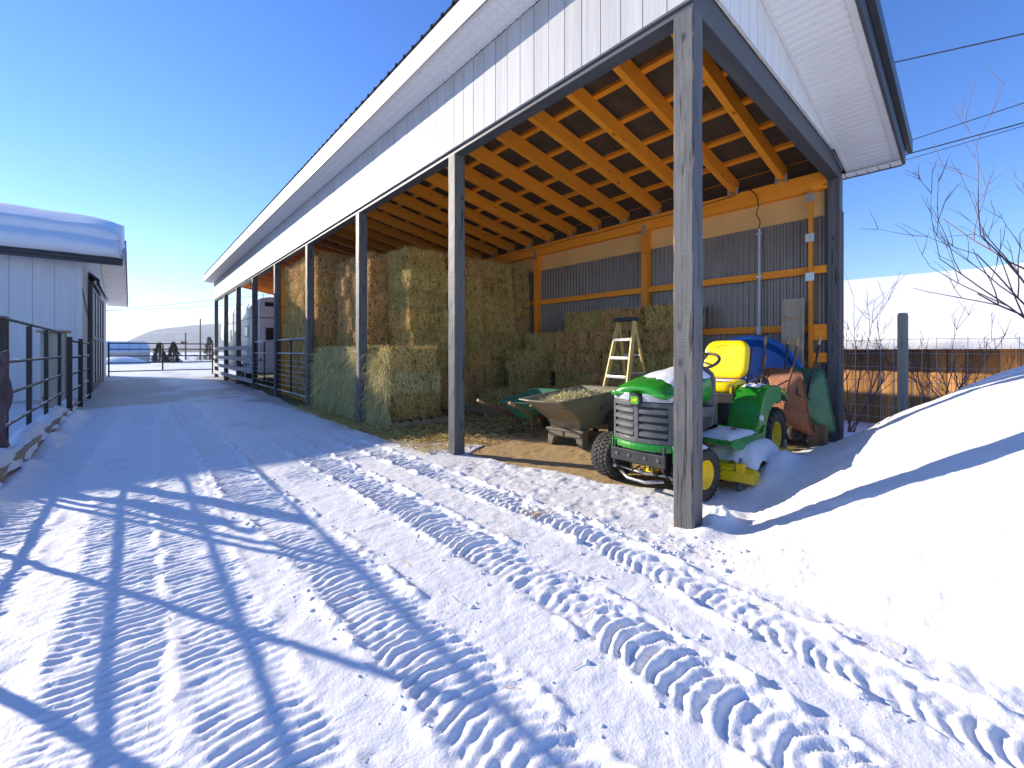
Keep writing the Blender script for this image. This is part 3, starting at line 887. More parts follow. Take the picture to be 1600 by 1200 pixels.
gate2 = thing('pipe_gate', 'short black pipe gate panel between the fence and the barn door', 'gate', (-4.05, 12.8, 0))
G0, G1 = (-4.06, 10.75), (-4.02, 15.0)
for z in (1.52, 1.18, .84, .50, .12):
    MB().tube([(G0[0], G0[1], z), (G1[0], G1[1], z)], .022, 10).build('rail', M['pipe_black'], gate2, smooth=True)
    snow_strip((G0[0], G0[1]+.05, z), (G1[0], G1[1], z), .022, gate2, int(z*77), .02)
for t_ in (0, .48, 1):
    xx = G0[0]+(G1[0]-G0[0])*t_; yy = G0[1]+(G1[1]-G0[1])*t_
    MB().box(xx-.04,xx+.04,yy-.04,yy+.04,-.1,1.6).build('gate_post', M['pipe_black'], gate2, bevel=.004)
wp = thing('timber_post', 'weathered brown timber post behind the pipe fence by the barn corner', 'post', (-4.42, 12.4, 0))
MB().box(-4.62,-4.24,12.2,12.5,-.1,1.72).build('shaft', M['old_wood_z'], wp, bevel=.02)
MB().lathe([(.27,0),(.27,.05),(.0,.06)], 12, Matrix.Translation((-4.43,12.35,1.721))).build('cap', M['old_wood_x'], wp)
kerb = thing('timber_kerb', 'low timber kerb board half buried in snow under the fence', 'kerb', (-4.15, 6, 0))
kb = MB()
for i in range(5):
    MB().box(-4.10,-4.035,.0+i*2.4,2.39+i*2.4,-.1,.17).build('kerb_board', M['old_wood_y'], kerb, bevel=.006)
# snow lying along the kerb top
rings = []
random.seed(9)
for i in range(150):
    y_ = .0+i*.08
    w = .10*(1+.5*math.sin(i*.37)+.4*random.random()); hh = .09+.05*math.sin(i*.21+1)+.03*random.random()
    cx_ = -4.17
    o_ = .02+.03*math.sin(i*.5)+.03*random.random()
    low = -.06 + .07*math.sin(i*.29)+.05*math.sin(i*.83+2)
    rings.append([(cx_-.25,y_,.05),(cx_-.12,y_,.12+hh*.6),(cx_,y_,.15+hh),(cx_+.07,y_,.14+hh*.8),(cx_+.10+o_,y_,.13),(cx_+.13+o_,y_,min(.12, max(-.02,.06-low)))])
mb = MB(); mb.grid(rings)
tag(mb.build('kerb_snow', M['snow'], None, smooth=True), 'lumpy strip of snow lying along the timber kerb', 'snow')
# garment hung over the near fence post
gm = MB(); pts = []
for i in range(22):
    row = []
    for j in range(12):
        u = i/21; v = j/11
        z = 1.30-.95*u
        row.append((-4.12+.05*math.sin(v*9+u*3)+.03*math.sin(u*11+v*4), 5.10+.34*v+.05*u*math.sin(v*6), z+.03*math.sin(v*7)))
    pts.append(row)
gm.grid(pts)
jk = gm.build('blanket', M['cloth'], None, smooth=True, solid=.012, sub=1)
tag(jk, 'dark mauve blanket hanging over the pipe fence at the left edge', 'blanket')

# ------------------------------------------------------------------ far gate across the lane
fg = thing('lane_gate', 'wide black five rail pipe gate closing the far end of the lane', 'gate', (-1.9, 28, 0))
for z in (1.70, 1.40, 1.05, .70, .27):
    MB().tube([(-4.05,28,z),(.25,28,z)], .028, 8).build('rail', M['pipe_black'], fg, smooth=True)
for x in (-4.05, -1.95, .25):
    MB().tube([(x,28.0,.0 if x != -1.95 else .25),(x,28.0,1.74 if x != -1.95 else 1.70)], .034, 8).build('gate_post', M['pipe_black'], fg, smooth=True)
# ------------------------------------------------------------------ board fence and pipe panels along the shed's far bays
for b in range(5, 8):
    bf = thing('board_fence', ['white board fence panel in the shed bay next to the pipe panels', 'white board fence panel in the middle far bay of the shed', 'white board fence panel in the farthest bay of the shed'][b-5], 'fence', (-.1, b*BAY+1.5, 0), group='board fences along the shed front')
    for z in (1.42, 1.02, .64, .28):
        MB().box(-.122,-.082,b*BAY-.04+.004,(b+1)*BAY-.044,z-.075,z+.075).build('fence_board', M['siding'], bf, bevel=.004)
for b in (3, 4):
    pp = thing('pipe_fence_section', ['black pipe panel with thin cross bars in front of the hay', 'black pipe panel with thin cross bars in front of the trailer'][b-3], 'fence', (0, b*BAY+1.5, 0), group='pipe panels between shed posts')
    y0_, y1_ = b*BAY+.09, (b+1)*BAY-.09
    for z in (1.62, 1.25, .22):
        MB().tube([(-.02,y0_,z),(-.02,y1_,z)], .024, 8).build('rail', M['steel'], pp, smooth=True)
    for j in range(6):
        z = .38+j*.135
        MB().tube([(-.02,y0_,z),(-.02,y1_,z)], .009, 6).build('bar', M['steel'], pp, smooth=True)
    for y_ in (y0_+.02, (y0_+y1_)/2, y1_-.02):
        MB().tube([(-.02,y_,.2),(-.02,y_,1.62)], .022, 8).build('upright', M['pipe_black'], pp, smooth=True)
# ------------------------------------------------------------------ hay
def hay_bale_mesh(seed, mat, L=.94, W=.465, H=.412, n=2800, loose=1.0):
    r_ = np.random.default_rng(seed)
    # core: rounded, lumpy block
    nx, ny, nz = 12, 7, 6
    mb = MB()
    def surf(u, v, w):
        # superellipsoid-ish rounding
        p = np.array([u, v, w], float)
        q = p*(1-.062*(np.abs(p).sum()-1).clip(0))
        return q
    bm = bmesh.new()
    bmesh.ops.create_cube(bm, size=2)
    bmesh.ops.subdivide_edges(bm, edges=bm.edges, cuts=5, use_grid_fill=True)
    off = r_.uniform(0, 50, 3)
    for v in bm.verts:
        p = surf(*v.co)
        nn = mnoise.noise(Vector((p[0]*2.6+off[0], p[1]*1.6+off[1], p[2]*1.6+off[2])))
        s_ = 1 + .06*nn + .03*mnoise.noise(Vector((p[0]*9+off[0], p[1]*6, p[2]*6)))
        v.co = Vector((p[0]*L/2*s_, p[1]*W/2*s_, p[2]*H/2*s_))
    core_v = [tuple(v.co) for v in bm.verts]; core_f = [tuple(v.index for v in f.verts) for f in bm.faces]
    bm.verts.index_update(); core_f = [tuple(v.index for v in f.verts) for f in bm.faces]
    bm.free()
    mb.add(core_v, core_f)
    # straws lying in and standing off the surface
    area = np.array([W*H, W*H, L*H, L*H, L*W, L*W]); area = area/area.sum()
    face = r_.choice(6, n, p=area)
    half = np.array([L, W, H])/2
    P = r_.uniform(-1, 1, (n, 3))*half*.98
    N = np.zeros((n, 3))
    for k in range(6):
        m = face == k; ax = k//2; sg = 1 if k % 2 else -1
        P[m, ax] = sg*half[ax]*.985; N[m, ax] = sg
    D = r_.normal(0, 1, (n, 3)); D[:, 2] *= 1.9; D[:, 0] *= .8
    D -= N*(D*N).sum(1, keepdims=True)
    D /= np.linalg.norm(D, axis=1, keepdims=True)+1e-9
    D += N*(r_.uniform(-.08, .30, (n, 1))+(r_.random((n, 1)) < .15)*r_.uniform(.2, .9, (n, 1)))*loose
    D /= np.linalg.norm(D, axis=1, keepdims=True)
    ln = r_.uniform(.07, .24, (n, 1)); wd = r_.uniform(.0028, .0065, (n, 1))
    side = np.cross(D, N+r_.normal(0, .35, (n, 3))); side /= np.linalg.norm(side, axis=1, keepdims=True)+1e-9
    A = P - D*ln*.35 - N*.004; B = P + D*ln*.65 + N*.006
    Mid = (A+B)/2 + N*r_.uniform(0, .012, (n, 1))
    V = np.concatenate([A-side*wd, A+side*wd, Mid+side*wd, Mid-side*wd, B], 1).reshape(-1, 3)
    base = np.arange(n)*5
    fs = [(b, b+1, b+2, b+3) for b in base] + [(b+3, b+2, b+4) for b in base]
    mb.add(V.tolist(), fs)
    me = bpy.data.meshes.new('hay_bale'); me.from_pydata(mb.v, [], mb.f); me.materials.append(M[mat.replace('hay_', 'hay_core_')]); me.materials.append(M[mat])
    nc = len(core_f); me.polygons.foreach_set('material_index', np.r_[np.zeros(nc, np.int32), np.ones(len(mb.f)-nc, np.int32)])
    return me
BALES = {}
for mt in ('hay_green', 'hay_gold', 'hay_brown', 'hay_teal'):
    BALES[mt] = [hay_bale_mesh(hash_ + 10*len(BALES), mt) for hash_ in range(3)]
ORD = ['first', 'second', 'third', 'fourth', 'fifth', 'sixth', 'seventh', 'eighth', 'ninth', 'tenth']
brnd = random.Random(21)
def bale(mt, x, y, z, along, label, group, jit=.022, rz=0, rx=0):
    me = BALES[mt][brnd.randrange(3)]
    o = bpy.data.objects.new('hay_bale', me); COL.objects.link(o)
    o.location = (x+brnd.uniform(-jit, jit), y+brnd.uniform(-jit, jit), z)
    o.rotation_euler = (rx+(math.pi if brnd.random() < .5 else 0), brnd.uniform(-.012, .012), (0 if along == 'x' else math.pi/2)+brnd.uniform(-.045, .045)+rz)
    s_ = brnd.uniform(.93, .985)
    o.scale = (s_, brnd.uniform(.92, .985), brnd.uniform(.95, 1.0))
    tag(o, label, 'hay bale', group)
    return o
RH = .413
# tall main stack, near face at y = 6.2
nrow = 8
def mixmat(): 
    k = brnd.random()
    return 'hay_green' if k < .58 else ('hay_gold' if k < .85 else 'hay_brown')
for r_ in range(nrow):
    z = .10+RH*(r_+.5)
    x0 = 1.02+brnd.uniform(-.05, .05); g_ = 'bales in the tall main stack'
    if r_ % 2 == 1:      # long sides forward
        for c in range(4):
            w_ = .47 if c < 3 else .235
            bale(mixmat(), x0+(.47+c*.945 if c < 3 else 2.835+.24), 6.2+(.235 if c < 3 else .46)+brnd.uniform(-.05,.05), z, 'x' if c < 3 else 'y', f'hay bale in tall main stack near face, {ORD[r_]} row up, {ORD[c]} from left', g_)
        for c in range(1, 3):
            bale(mixmat(), x0+.45, 6.2+.235+c*.475, z, 'x', f'hay bale end in main stack lane side, {ORD[r_]} row up, {ORD[c]} behind the corner', g_)
    else:
        for c in range(7):
            bale(mixmat(), x0+.235+c*.475, 6.2+.46+brnd.uniform(-.06,.06), z, 'y', f'square hay bale end in main stack near face, {ORD[r_]} row up, {ORD[c]} from left', g_)
    # set-back column between the main stack and the golden one
    bale('hay_brown' if brnd.random() < .5 else mixmat(), .80+brnd.uniform(-.03,.03), 7.15+.46+brnd.uniform(-.05,.05), z, 'y', f'hay bale end in set-back column left of main stack, {ORD[r_]} row up', 'bales in the set-back column')
    bale('hay_brown' if brnd.random() < .5 else mixmat(), .80+brnd.uniform(-.04,.04), 8.12+.46, z, 'y', f'rear hay bale behind the set-back column, {ORD[r_]} row up', 'bales in the set-back column')
# golden stack further back, near face at y = 9.2, rising to the beam
for r_ in range(9):
    z = .04+RH*(r_+.5)*.985
    x0 = .14+brnd.uniform(-.03, .05)
    for c in range(2):
        bale('hay_brown' if brnd.random() < .45 else 'hay_gold', x0+.47+c*.94, 9.2+.235, z, 'x', f'straw coloured bale in back stack near face, {ORD[r_]} row up, {ORD[c]} from left', 'bales in the golden back stack')
    for c in range(1, 6):
        bale('hay_gold' if brnd.random() < .8 else 'hay_brown', x0+.46, 9.2+.235+c*.478, z, 'x', f'straw coloured bale end in back stack lane side, {ORD[r_]} row up, {ORD[c]} behind corner', 'bales in the golden back stack')
# low fresh stack by the third post
for r_ in range(3):
    z = .13+RH*(r_+.5)
    for c in range(2):
        dx = -.10 if r_ == 2 else 0
        bale('hay_teal' if r_ == 1 else 'hay_green', .66+dx, 5.2+.235+c*.475, z, 'x', f'fresh green hay bale in low front stack, {ORD[r_]} row up, {["front","rear"][c]} one', 'bales in the low front stack')
    for c in range(3):
        bale('hay_teal', .36, 6.64+c*.95, z, 'y', f'loose grey-green hay bale in low lane-side row, {ORD[r_]} row up, {ORD[c]} from front', 'bales in the low lane-side row')
# stack along the rear wall behind the ladder
for r_ in range(5):
    z = .06+RH*(r_+.5)
    n_ = 4 if r_ in (0, 2, 3) else 3
    st = 1.82+(.0 if r_ % 2 == 0 else .30)
    for c in range(n_):
        mt = ('hay_brown' if brnd.random() < .6 else 'hay_green') if c < 3 else 'hay_green'
        bale(mt, 4.18, st+.47+c*.955, z, 'y', f'hay bale in rear wall stack behind ladder, {ORD[r_]} row up, {ORD[c]} from shed end', 'bales in the rear wall stack')
# lower heap between the two
for i, (x, y, z, al, rz) in enumerate([(3.45,5.55,.27,'x',.1),(3.5,5.05,.27,'x',-.06),(3.55,5.35,.69,'x',.04),(3.0,5.75,.25,'y',.3),(3.62,5.55,1.10,'y',.05)]):
    bale('hay_green', x, y, z, al, f'dark green hay bale in low corner heap, number {ORD[i]} counted upward from floor'.replace('number ', ''), 'bales in the low corner heap', rz=rz)

def strands(name, n, sampler, mat, length=(.06,.2), width=.003, seed=1, droop=0):
    """loose straws: each a thin bent blade"""
    r_ = np.random.default_rng(seed)
    P, D = sampler(r_, n)
    D = D/(np.linalg.norm(D, axis=1, keepdims=True)+1e-9)
    ln = r_.uniform(length[0], length[1], (n, 1)); wd = width*r_.uniform(.6, 1.5, (n, 1))
    up = r_.normal(0, 1, (n, 3)); side = np.cross(D, up); side /= np.linalg.norm(side, axis=1, keepdims=True)+1e-9
    A = P; Mid = P + D*ln*.5 + r_.normal(0, .012, (n, 3)); B = P + D*ln; B[:, 2] -= droop*ln[:, 0]
    V = np.concatenate([A-side*wd, A+side*wd, Mid+side*wd, Mid-side*wd, B], 1).reshape(-1, 3)
    b = np.arange(n)*5
    me = bpy.data.meshes.new(name)
    me.from_pydata(V.tolist(), [], [(k, k+1, k+2, k+3) for k in b] + [(k+3, k+2, k+4) for k in b])
    me.materials.append(M[mat])
    o = bpy.data.objects.new(name, me); COL.objects.link(o)
    return o
# loose hay hanging down the lane side of the low row
def s_hang(r_, n):
    P = np.stack([r_.uniform(.05, .16, n), r_.uniform(5.15, 9.1, n), r_.uniform(.02, 1.32, n)], 1)
    P[:, 0] -= .12*(1-P[:, 2]/1.35)*r_.random(n)
    D = np.stack([r_.normal(-.15, .35, n), r_.normal(0, .55, n), -np.abs(r_.normal(.9, .4, n))], 1)
    return P, D
tag(strands('loose_hay', 9000, s_hang, 'hay_teal', (.10,.34), .0032, 3), 'grey-green loose hay hanging down the low bales beside the lane', 'hay', kind='stuff')
# litter on the floor in front of the stacks
def s_floor(r_, n):
    x = -.35+np.abs(r_.normal(0, .85, n)); y = r_.uniform(3.2, 9.2, n)
    k = r_.random(n) < .35
    x = np.where(k, r_.uniform(.2, 4.2, n), x); y = np.where(k, r_.uniform(3.8, 6.3, n), y)
    P = np.stack([x, y, ground_h(x, y, False)+.012+.03*r_.random(n)], 1)
    D = np.stack([r_.normal(0, 1, n), r_.normal(0, 1, n), r_.normal(0.05, .15, n)], 1)
    return P, D
tag(strands('hay_litter', 9000, s_floor, 'hay_green', (.06,.22), .003, 5), 'hay litter scattered on the floor round the stacks', 'hay', kind='stuff')
def s_sn(r_, n):
    x = r_.uniform(-3.4, .3, n); y = r_.uniform(-1.3, 4.5, n)
    k = r_.random(n) < .5
    x = np.where(k, r_.normal(-.9, .55, n), x)
    P = np.stack([x, y, ground_h(x, y)+.004], 1)
    D = np.stack([r_.normal(0, 1, n), r_.normal(0, 1, n), np.abs(r_.normal(0, .06, n))], 1)
    return P, D
tag(strands('straw_bits', 420, s_sn, 'hay_gold', (.03,.13), .0013, 6), 'stray straws lying on the snow of the lane', 'straw', kind='stuff')
# dry tuft poking through the tracks
def s_tuft(r_, n):
    x = r_.normal(-.66, .07, n); y = r_.normal(.93, .05, n)
    P = np.stack([x, y, ground_h(x, y)-.005], 1)
    D = np.stack([r_.normal(0, .8, n), r_.normal(0, .8, n), np.abs(r_.normal(.3, .3, n))], 1)
    return P, D
tag(strands('dry_grass_tuft', 160, s_tuft, 'hay_gold', (.02,.07), .0016, 8), 'small dry grass tuft poking through the tyre tracks', 'grass', kind='stuff')
# pallets
def pallet(x, y, label, rz=0):
    t_ = thing('pallet', label, 'pallet', (x, y, 0), (0,0,rz), 'wooden pallets under the hay')
    for k in range(3):
        MB().box(-.55,.55,-.5+k*.46,-.42+k*.46,0,.085).build('stringer', M['old_wood_x'], t_, local=True)
    for k in range(6):
        MB().box(-.55+k*.2,-.55+k*.2+.10,-.5,.5,.0855,.105).build('deck_board', M['old_wood_y'], t_, local=True)
pallet(.72, 5.68, 'wooden pallet under the low front hay stack')
pallet(2.55, 5.75, 'wooden pallet lying in front of the tall main hay stack', .25)
# ------------------------------------------------------------------ wheels
def tyre_mesh(R_, w, rim, kind, seed=0):
    """axis along local y, centre at origin"""
    mb = MB(); n = 48
    sh = R_*.93
    prof = [(rim*.98,-w*.40),(rim*1.12,-w*.47),((rim+sh)/2,-w*.52),(sh*.96,-w*.49),(sh,-w*.40),(R_*.945,-w*.2),(R_*.95,0),(R_*.945,w*.2),(sh,w*.40),(sh*.96,w*.49),((rim+sh)/2,w*.52),(rim*1.12,w*.47),(rim*.98,w*.40)]
    X = Matrix.Rotation(math.pi/2, 4, 'X')
    mb.lathe(prof, n, X)
    return mb, X
def lug(mb, R_, a, y0, y1, sk, wth, base, top):
    """raised block across the tread from y0 to y1, skewed by sk radians, wth wide (radians)"""
    def P(ang, y, r_): return (math.cos(ang)*r_, y, math.sin(ang)*r_)
    vs = []
    for r_ in (base, top):
        k = .8 if r_ == top else 1
        vs += [P(a-wth*k, y0, r_), P(a+wth*k, y0, r_), P(a+sk+wth*k, y1, r_), P(a+sk-wth*k, y1, r_)]
    mb.add(vs, [(0,1,2,3),(7,6,5,4),(0,4,5,1),(1,5,6,2),(2,6,7,3),(3,7,4,0)])
def wheel(parent, c, R_, w, rim, rimmat, kind, face, steer=0):
    """wheel with axis along y; face=-1 dish towards -y"""
    Mx = Matrix.Rotation(math.pi/2, 4, 'X')
    rm = MB(); s_ = face
    prof = [(rim,-w*.40),(rim*1.03,-w*.44),(rim*.93,-w*.42),(rim*.86,-w*.20),(rim*.62,-w*.12),(rim*.40,-w*.14),(rim*.36,-w*.26),(rim*.2,-w*.28),(.001,-w*.28)]
    prof2 = [(rim,w*.40),(rim*1.03,w*.44),(rim*.93,w*.42),(rim*.88,-w*.1)]
    Fm = Matrix.Scale(1 if s_ < 0 else -1, 4, (0,1,0))
    rm.lathe([(r_, -z) for r_, z in prof], 28, Fm @ Mx)
    rm.lathe([(r_, -z) for r_, z in prof2], 28, Fm @ Mx)
    o = rm.build('wheel', rimmat, parent, smooth=True, local=True)
    o.location = Vector(c)-world_loc(parent); o.rotation_euler = (0,0,steer)
    for k in range(5):
        a = 2*math.pi*k/5
        m2 = MB().lathe([(.001,.012),(.009,.012),(.010,0)], 6, Matrix.Translation((math.cos(a)*rim*.52, s_*w*.12, math.sin(a)*rim*.52)) @ Matrix.Rotation(-s_*math.pi/2, 4, 'X'))
        m2.build('wheel_nut', M['steel'], o, local=True)
    mb, X = tyre_mesh(R_, w, rim, kind)
    n_core = mb.n
    if kind == 'turf':
        N = 30
        for k in range(N):
            a = 2*math.pi*k/N
            for row, y in enumerate((-.40,-.20,0,.20,.40)):
                aa = a + (math.pi/N if row % 2 else 0)
                rb = R_*.93 if abs(y) < .3 else R_*.90
                lug(mb, R_, aa, (y-.075)*w, (y+.075)*w, .05*(1 if row % 2 else -1), .060, rb, R_ if abs(y) < .3 else R_*.965)
            for sg in (-1, 1):
                lug(mb, R_, a, sg*.40*w, sg*.52*w, 0, .045, R_*.84, R_*.925)
    elif kind == 'bar':
        N = 20
        for k in range(N):
            a = 2*math.pi*k/N
            for sg in (-1, 1):
                aa = a + (math.pi/N if sg > 0 else 0)
                lug(mb, R_, aa, sg*.02*w, sg*.47*w, .20, .055, R_*.90, R_)
                lug(mb, R_, aa+.20, sg*.43*w, sg*.535*w, .03, .055, R_*.80, R_*.955)
    else:
        N = 28
        for k in range(N):
            a = 2*math.pi*k/N
            lug(mb, R_, a, -.35*w, .35*w, .04, .04, R_*.93, R_)
    mb.build('tyre', M['rubber'], o, local=True)
    return o

# ------------------------------------------------------------------ garden tractor
YC = .68
tr = thing('garden_tractor', 'green and yellow garden tractor with mower deck, dusted with snow', 'tractor', (1.5, YC, 0))
TG = -.005
wheel(tr, (.66,.245,.232), .235, .215, .125, M['yellow_paint'], 'turf', -1, R(-6))
wheel(tr, (.66,1.125,.232), .235, .215, .125, M['rust_pipe'], 'turf', -1, R(-6))
wheel(tr, (2.36,.235,.345), .335, .29, .165, M['yellow_paint'], 'bar', -1)
wheel(tr, (2.36,1.125,.345), .335, .29, .165, M['yellow_paint'], 'bar', 1)
MB().tube([(2.36,.3,.345),(2.36,1.06,.345)], .05, 10).build('rear_axle', M['black_plastic'], tr)
# front axle, steering links
MB().beam((.66,.34,.235),(.66,1.03,.235),.08,.075).build('front_axle', M['black_plastic'], tr, bevel=.008)
for y in (.355, 1.01):
    MB().tube([(.64,y,.13),(.66,y,.40)], .034, 10).build('kingpin', M['black_plastic'], tr, smooth=True)
MB().tube([(.50,.38,.19),(.50,.70,.165),(.50,.99,.19)], .013, 8).build('tie_rod', M['steel'], tr, smooth=True)
for y in (.38,.70,.99):
    MB().lathe([(.001,-.025),(.022,-.015),(.026,0),(.022,.015),(.001,.025)], 10, Matrix.Translation((.50,y,.18))).build('ball_joint', M['steel'], tr, smooth=True)
MB().tube([(.47,.45,.14),(.44,.62,.10),(.46,.82,.10),(.52,.95,.14)], .016, 8).build('hanger_rod', M['steel'], tr, smooth=True)
# front frame plates
MB().box(.40,.425,.40,.97,.27,.385).build('front_plate', M['black_plastic'], tr, bevel=.006)
for y in (.47,.60,.77,.90):
    MB().lathe([(.001,.0),(.017,.0),(.017,.006),(.001,.006)], 10, Matrix.Translation((.3985,y,.335)) @ Matrix.Rotation(-math.pi/2,4,'Y')).build('plate_hole', M['grey_plastic'], tr)
for y in (.425, .935):
    MB().prism([(.40,.24),(.50,.16),(.60,.18),(.74,.42),(.42,.46)], 1, y-.009, y+.009).build('side_plate', M['black_plastic'], tr, bevel=.003)
MB().box(.43,.60,.50,.86,.38,.47).build('radiator_guard', M['grey_plastic'], tr, bevel=.01)
MB().box(.45,.56,.56,.62,.20,.27).build('hitch_block', M['yellow_paint'], tr, bevel=.006)
MB().box(.56,.66,.66,.72,.13,.20).build('deck_link', M['yellow_paint'], tr, bevel=.006)
MB().box(.62,1.4,.50,.86,.22,.45).build('chassis', M['black_plastic'], tr, bevel=.01)
MB().box(.80,1.3,.42,.50,.30,.42).build('linkage', M['rust_pipe'], tr, bevel=.01)
# hood
def sect(x, hw, z0, z1, crown, inset, n=6):
    """half-barrel section: sides, rounded shoulders, crown"""
    pts = [(x, YC-hw, z0), (x, YC-hw-.0, z0+(z1-z0)*.45), (x, YC-hw*.985, z1-.10), (x, YC-hw*.90, z1-.035), (x, YC-hw*.62, z1+crown*.55), (x, YC-hw*.25, z1+crown*.95), (x, YC, z1+crown)]
    return pts + [(p[0], 2*YC-p[1], p[2]) for p in reversed(pts[:-1])]
hood = MB()
secs = [sect(.395,.275,.935,.950,.024,0), sect(.40,.300,.932,.962,.030,0), sect(.50,.322,.905,.995,.042,0), sect(.75,.325,.82,1.035,.045,0), sect(1.05,.325,.76,1.075,.048,0), sect(1.30,.315,.74,1.105,.050,0), sect(1.36,.30,.74,1.10,.05,0)]
hood.loft(secs, cap=True, closed=True)
hd = hood.build('hood', M['green_paint'], tr, smooth=True, bevel=0, sub=1)
rib = MB()
for y in (YC-.17, YC+.17):
    rib.loft([[(x, y-.028, z), (x, y, z+.016), (x, y+.028, z)] for x, z in ((.47,.99),(.7,1.045),(1.0,1.09),(1.33,1.125))])
rib.build('hood_rib', M['green_paint'], hd, smooth=True)
MB().prism([(.50,.50),(1.30,.56),(1.36,.745),(1.05,.768),(.75,.828),(.50,.868)], 1, YC-.318, YC+.318).build('side_panel', M['grey_plastic'], tr, bevel=.01)
MB().prism([(.62,.53),(1.22,.57),(1.26,.66),(.66,.70)], 1, YC-.323, YC-.319).build('side_vent', M['black_plastic'], tr)
# grille: surround, louvres, centre rib
def curve_x(y): return .385 + .10*((y-YC)/.31)**2       # front bows forward in the middle
def front_strip(y0, y1, z0, z1, off, th, n=8):
    mb = MB(); P = []
    for i in range(n+1):
        y = y0+(y1-y0)*i/n; x = curve_x(y)-off
        P.append([(x,y,z0),(x,y,z1),(x+th,y,z1),(x+th,y,z0)])
    return mb.loft(P)
front_strip(YC-.305, YC+.305, .465, .845, -.022, .06).build('grille_backing', M['black_plastic'], tr)
for a, b in ((-.31,-.275),(-.022,.022),(.275,.31)):
    front_strip(YC+a, YC+b, .47, .845, .004, .03, 3).build('grille_bar', M['grey_plastic'], tr, bevel=.004)
for z in (.47, .805):
    front_strip(YC-.275, YC+.275, z, z+.042, .003, .03).build('grille_rail', M['grey_plastic'], tr, bevel=.004)
for sg in (-1, 1):
    for k in range(4):
        z = .535+k*.07
        a, b = sorted((sg*.03, sg*.27))
        mb = MB(); P = []
        for i in range(7):
            y = YC+a+(b-a)*i/6; x = curve_x(y)
            P.append([(x-.006,y,z),(x-.002,y,z+.034),(x+.02,y,z+.046),(x+.02,y,z+.012)])
        mb.loft(P).build('louvre', M['grey_plastic'], tr)
# headlights and badge
for a, b in ((-.30,-.065),(.065,.30)):
    front_strip(YC+a, YC+b, .853, .925, .010, .05).build('headlight', M['lens'], tr, smooth=False, bevel=.008)
bx_ = curve_x(YC)-.012
Mb = Matrix.Translation((bx_, YC, .865)) @ Matrix.Rotation(-math.pi/2, 4, 'Y')
bd = MB().lathe([(.062,-.02),(.062,.012),(.054,.018),(.001,.018)], 24, Mb).build('badge_holder', M['black_plastic'], tr, smooth=False)
M['badge_green'] = plain('badge_green', (.10,.42,.02), .35, .05, 5, bmp=0)
bp = [(-.030,-.034),(.030,-.034),(.040,-.026),(.040,.026),(.030,.034),(-.030,.034),(-.040,.026),(-.040,-.026)]
MB().prism([(YC+p[0], .865+p[1]) for p in bp], 0, bx_-.0215, bx_-.0185).build('badge', M['badge_green'], bd)
deer = [(-.030,-.012),(-.022,-.004),(-.026,.004),(-.012,.008),(.006,.006),(.014,.014),(.012,.024),(.018,.018),(.022,.026),(.022,.014),(.031,.009),(.022,.005),(.016,-.004),(.026,-.014),(.018,-.013),(.008,-.005),(-.008,-.006),(-.018,-.018),(-.012,-.020),(-.020,-.022),(-.014,-.008)]
MB().prism([(YC-p[0], .865+p[1]*1.0) for p in deer], 0, bx_-.0228, bx_-.0217).build('leaping_emblem', M['yellow_paint'], bd)
# green bumper band under the grille
mb = MB(); P = []
for i in range(13):
    y = YC-.325+.65*i/12; x = curve_x(y)-.016
    d = .02 if i in (0, 12) else 0
    P.append([(x+d,y,.405),(x-.004+d,y,.44),(x+.004+d,y,.468),(x+.10,y,.468),(x+.10,y,.405)])
mb.loft(P).build('bumper', M['green_paint'], tr, smooth=False, bevel=.004)
for sg in (-1, 1):
    ys = YC+sg*.31
    MB().prism([(.46,.33),(.54,.29),(.70,.40),(.95,.50),(.95,.56),(.47,.47)], 1, min(ys,ys+sg*.016), max(ys,ys+sg*.016)).build('lower_cowl', M['green_paint'], tr, bevel=.004)
# hoses and cables behind the front plate
for k, (y0_, y1_, z0_, z1_) in enumerate(((.50,.62,.44,.25),(.82,.72,.43,.22),(.88,.95,.46,.30),(.58,.50,.40,.20))):
    MB().tube([(.47+.02*k,y0_,z0_),(.43,(y0_*2+y1_)/3,(z0_+z1_)/2+.03),(.445,(y0_+2*y1_)/3,z1_-.03),(.52,y1_,z1_)], .009, 6).build('hose', M['black_plastic'], tr, smooth=True)
# dash, steering wheel
MB().loft([sect(1.365,.295,.56,1.10,.05,0), sect(1.50,.26,.56,1.12,.05,0), sect(1.62,.19,.56,1.05,.03,0)]).build('dash_console', M['grey_plastic'], tr, smooth=True)
Ms = Matrix.Translation((1.74, YC, 1.20)) @ Matrix.Rotation(R(-28), 4, 'Y')
st = MB().tube([Ms @ Vector((.185*math.cos(a), .185*math.sin(a), 0)) for a in [2*math.pi*k/28 for k in range(29)]], .016, 8, cap=False).build('steering_wheel', M['black_plastic'], tr, smooth=True)
MB().tube([(1.60,YC,1.03), Ms @ Vector((0,0,0))], .024, 10).build('column', M['black_plastic'], st)
for a in (0, 2.1, 4.2):
    MB().beam(Ms @ Vector((0,0,-.005)), Ms @ Vector((.18*math.cos(a), .18*math.sin(a), 0)), .03, .012).build('spoke', M['black_plastic'], st)
# floor plate with turned-down edge
for sg in (-1, 1):
    y0, y1 = (YC-.60, YC-.15) if sg < 0 else (YC+.15, YC+.60)
    MB().prism([(.98,.452),(1.05,.425),(1.80,.425),(1.92,.50),(1.92,.53),(1.80,.466),(1.03,.478)], 1, y0, y1).build('floor_plate', M['green_paint'], tr, bevel=.005)
    yo = y0 if sg < 0 else y1
    MB().prism([(.98,.452),(1.06,.40),(1.52,.345),(1.80,.365),(1.86,.50),(1.80,.466),(1.03,.478)], 1, min(yo,yo+sg*.012), max(yo,yo+sg*.012)).build('step_skirt', M['green_paint'], tr, bevel=.003)
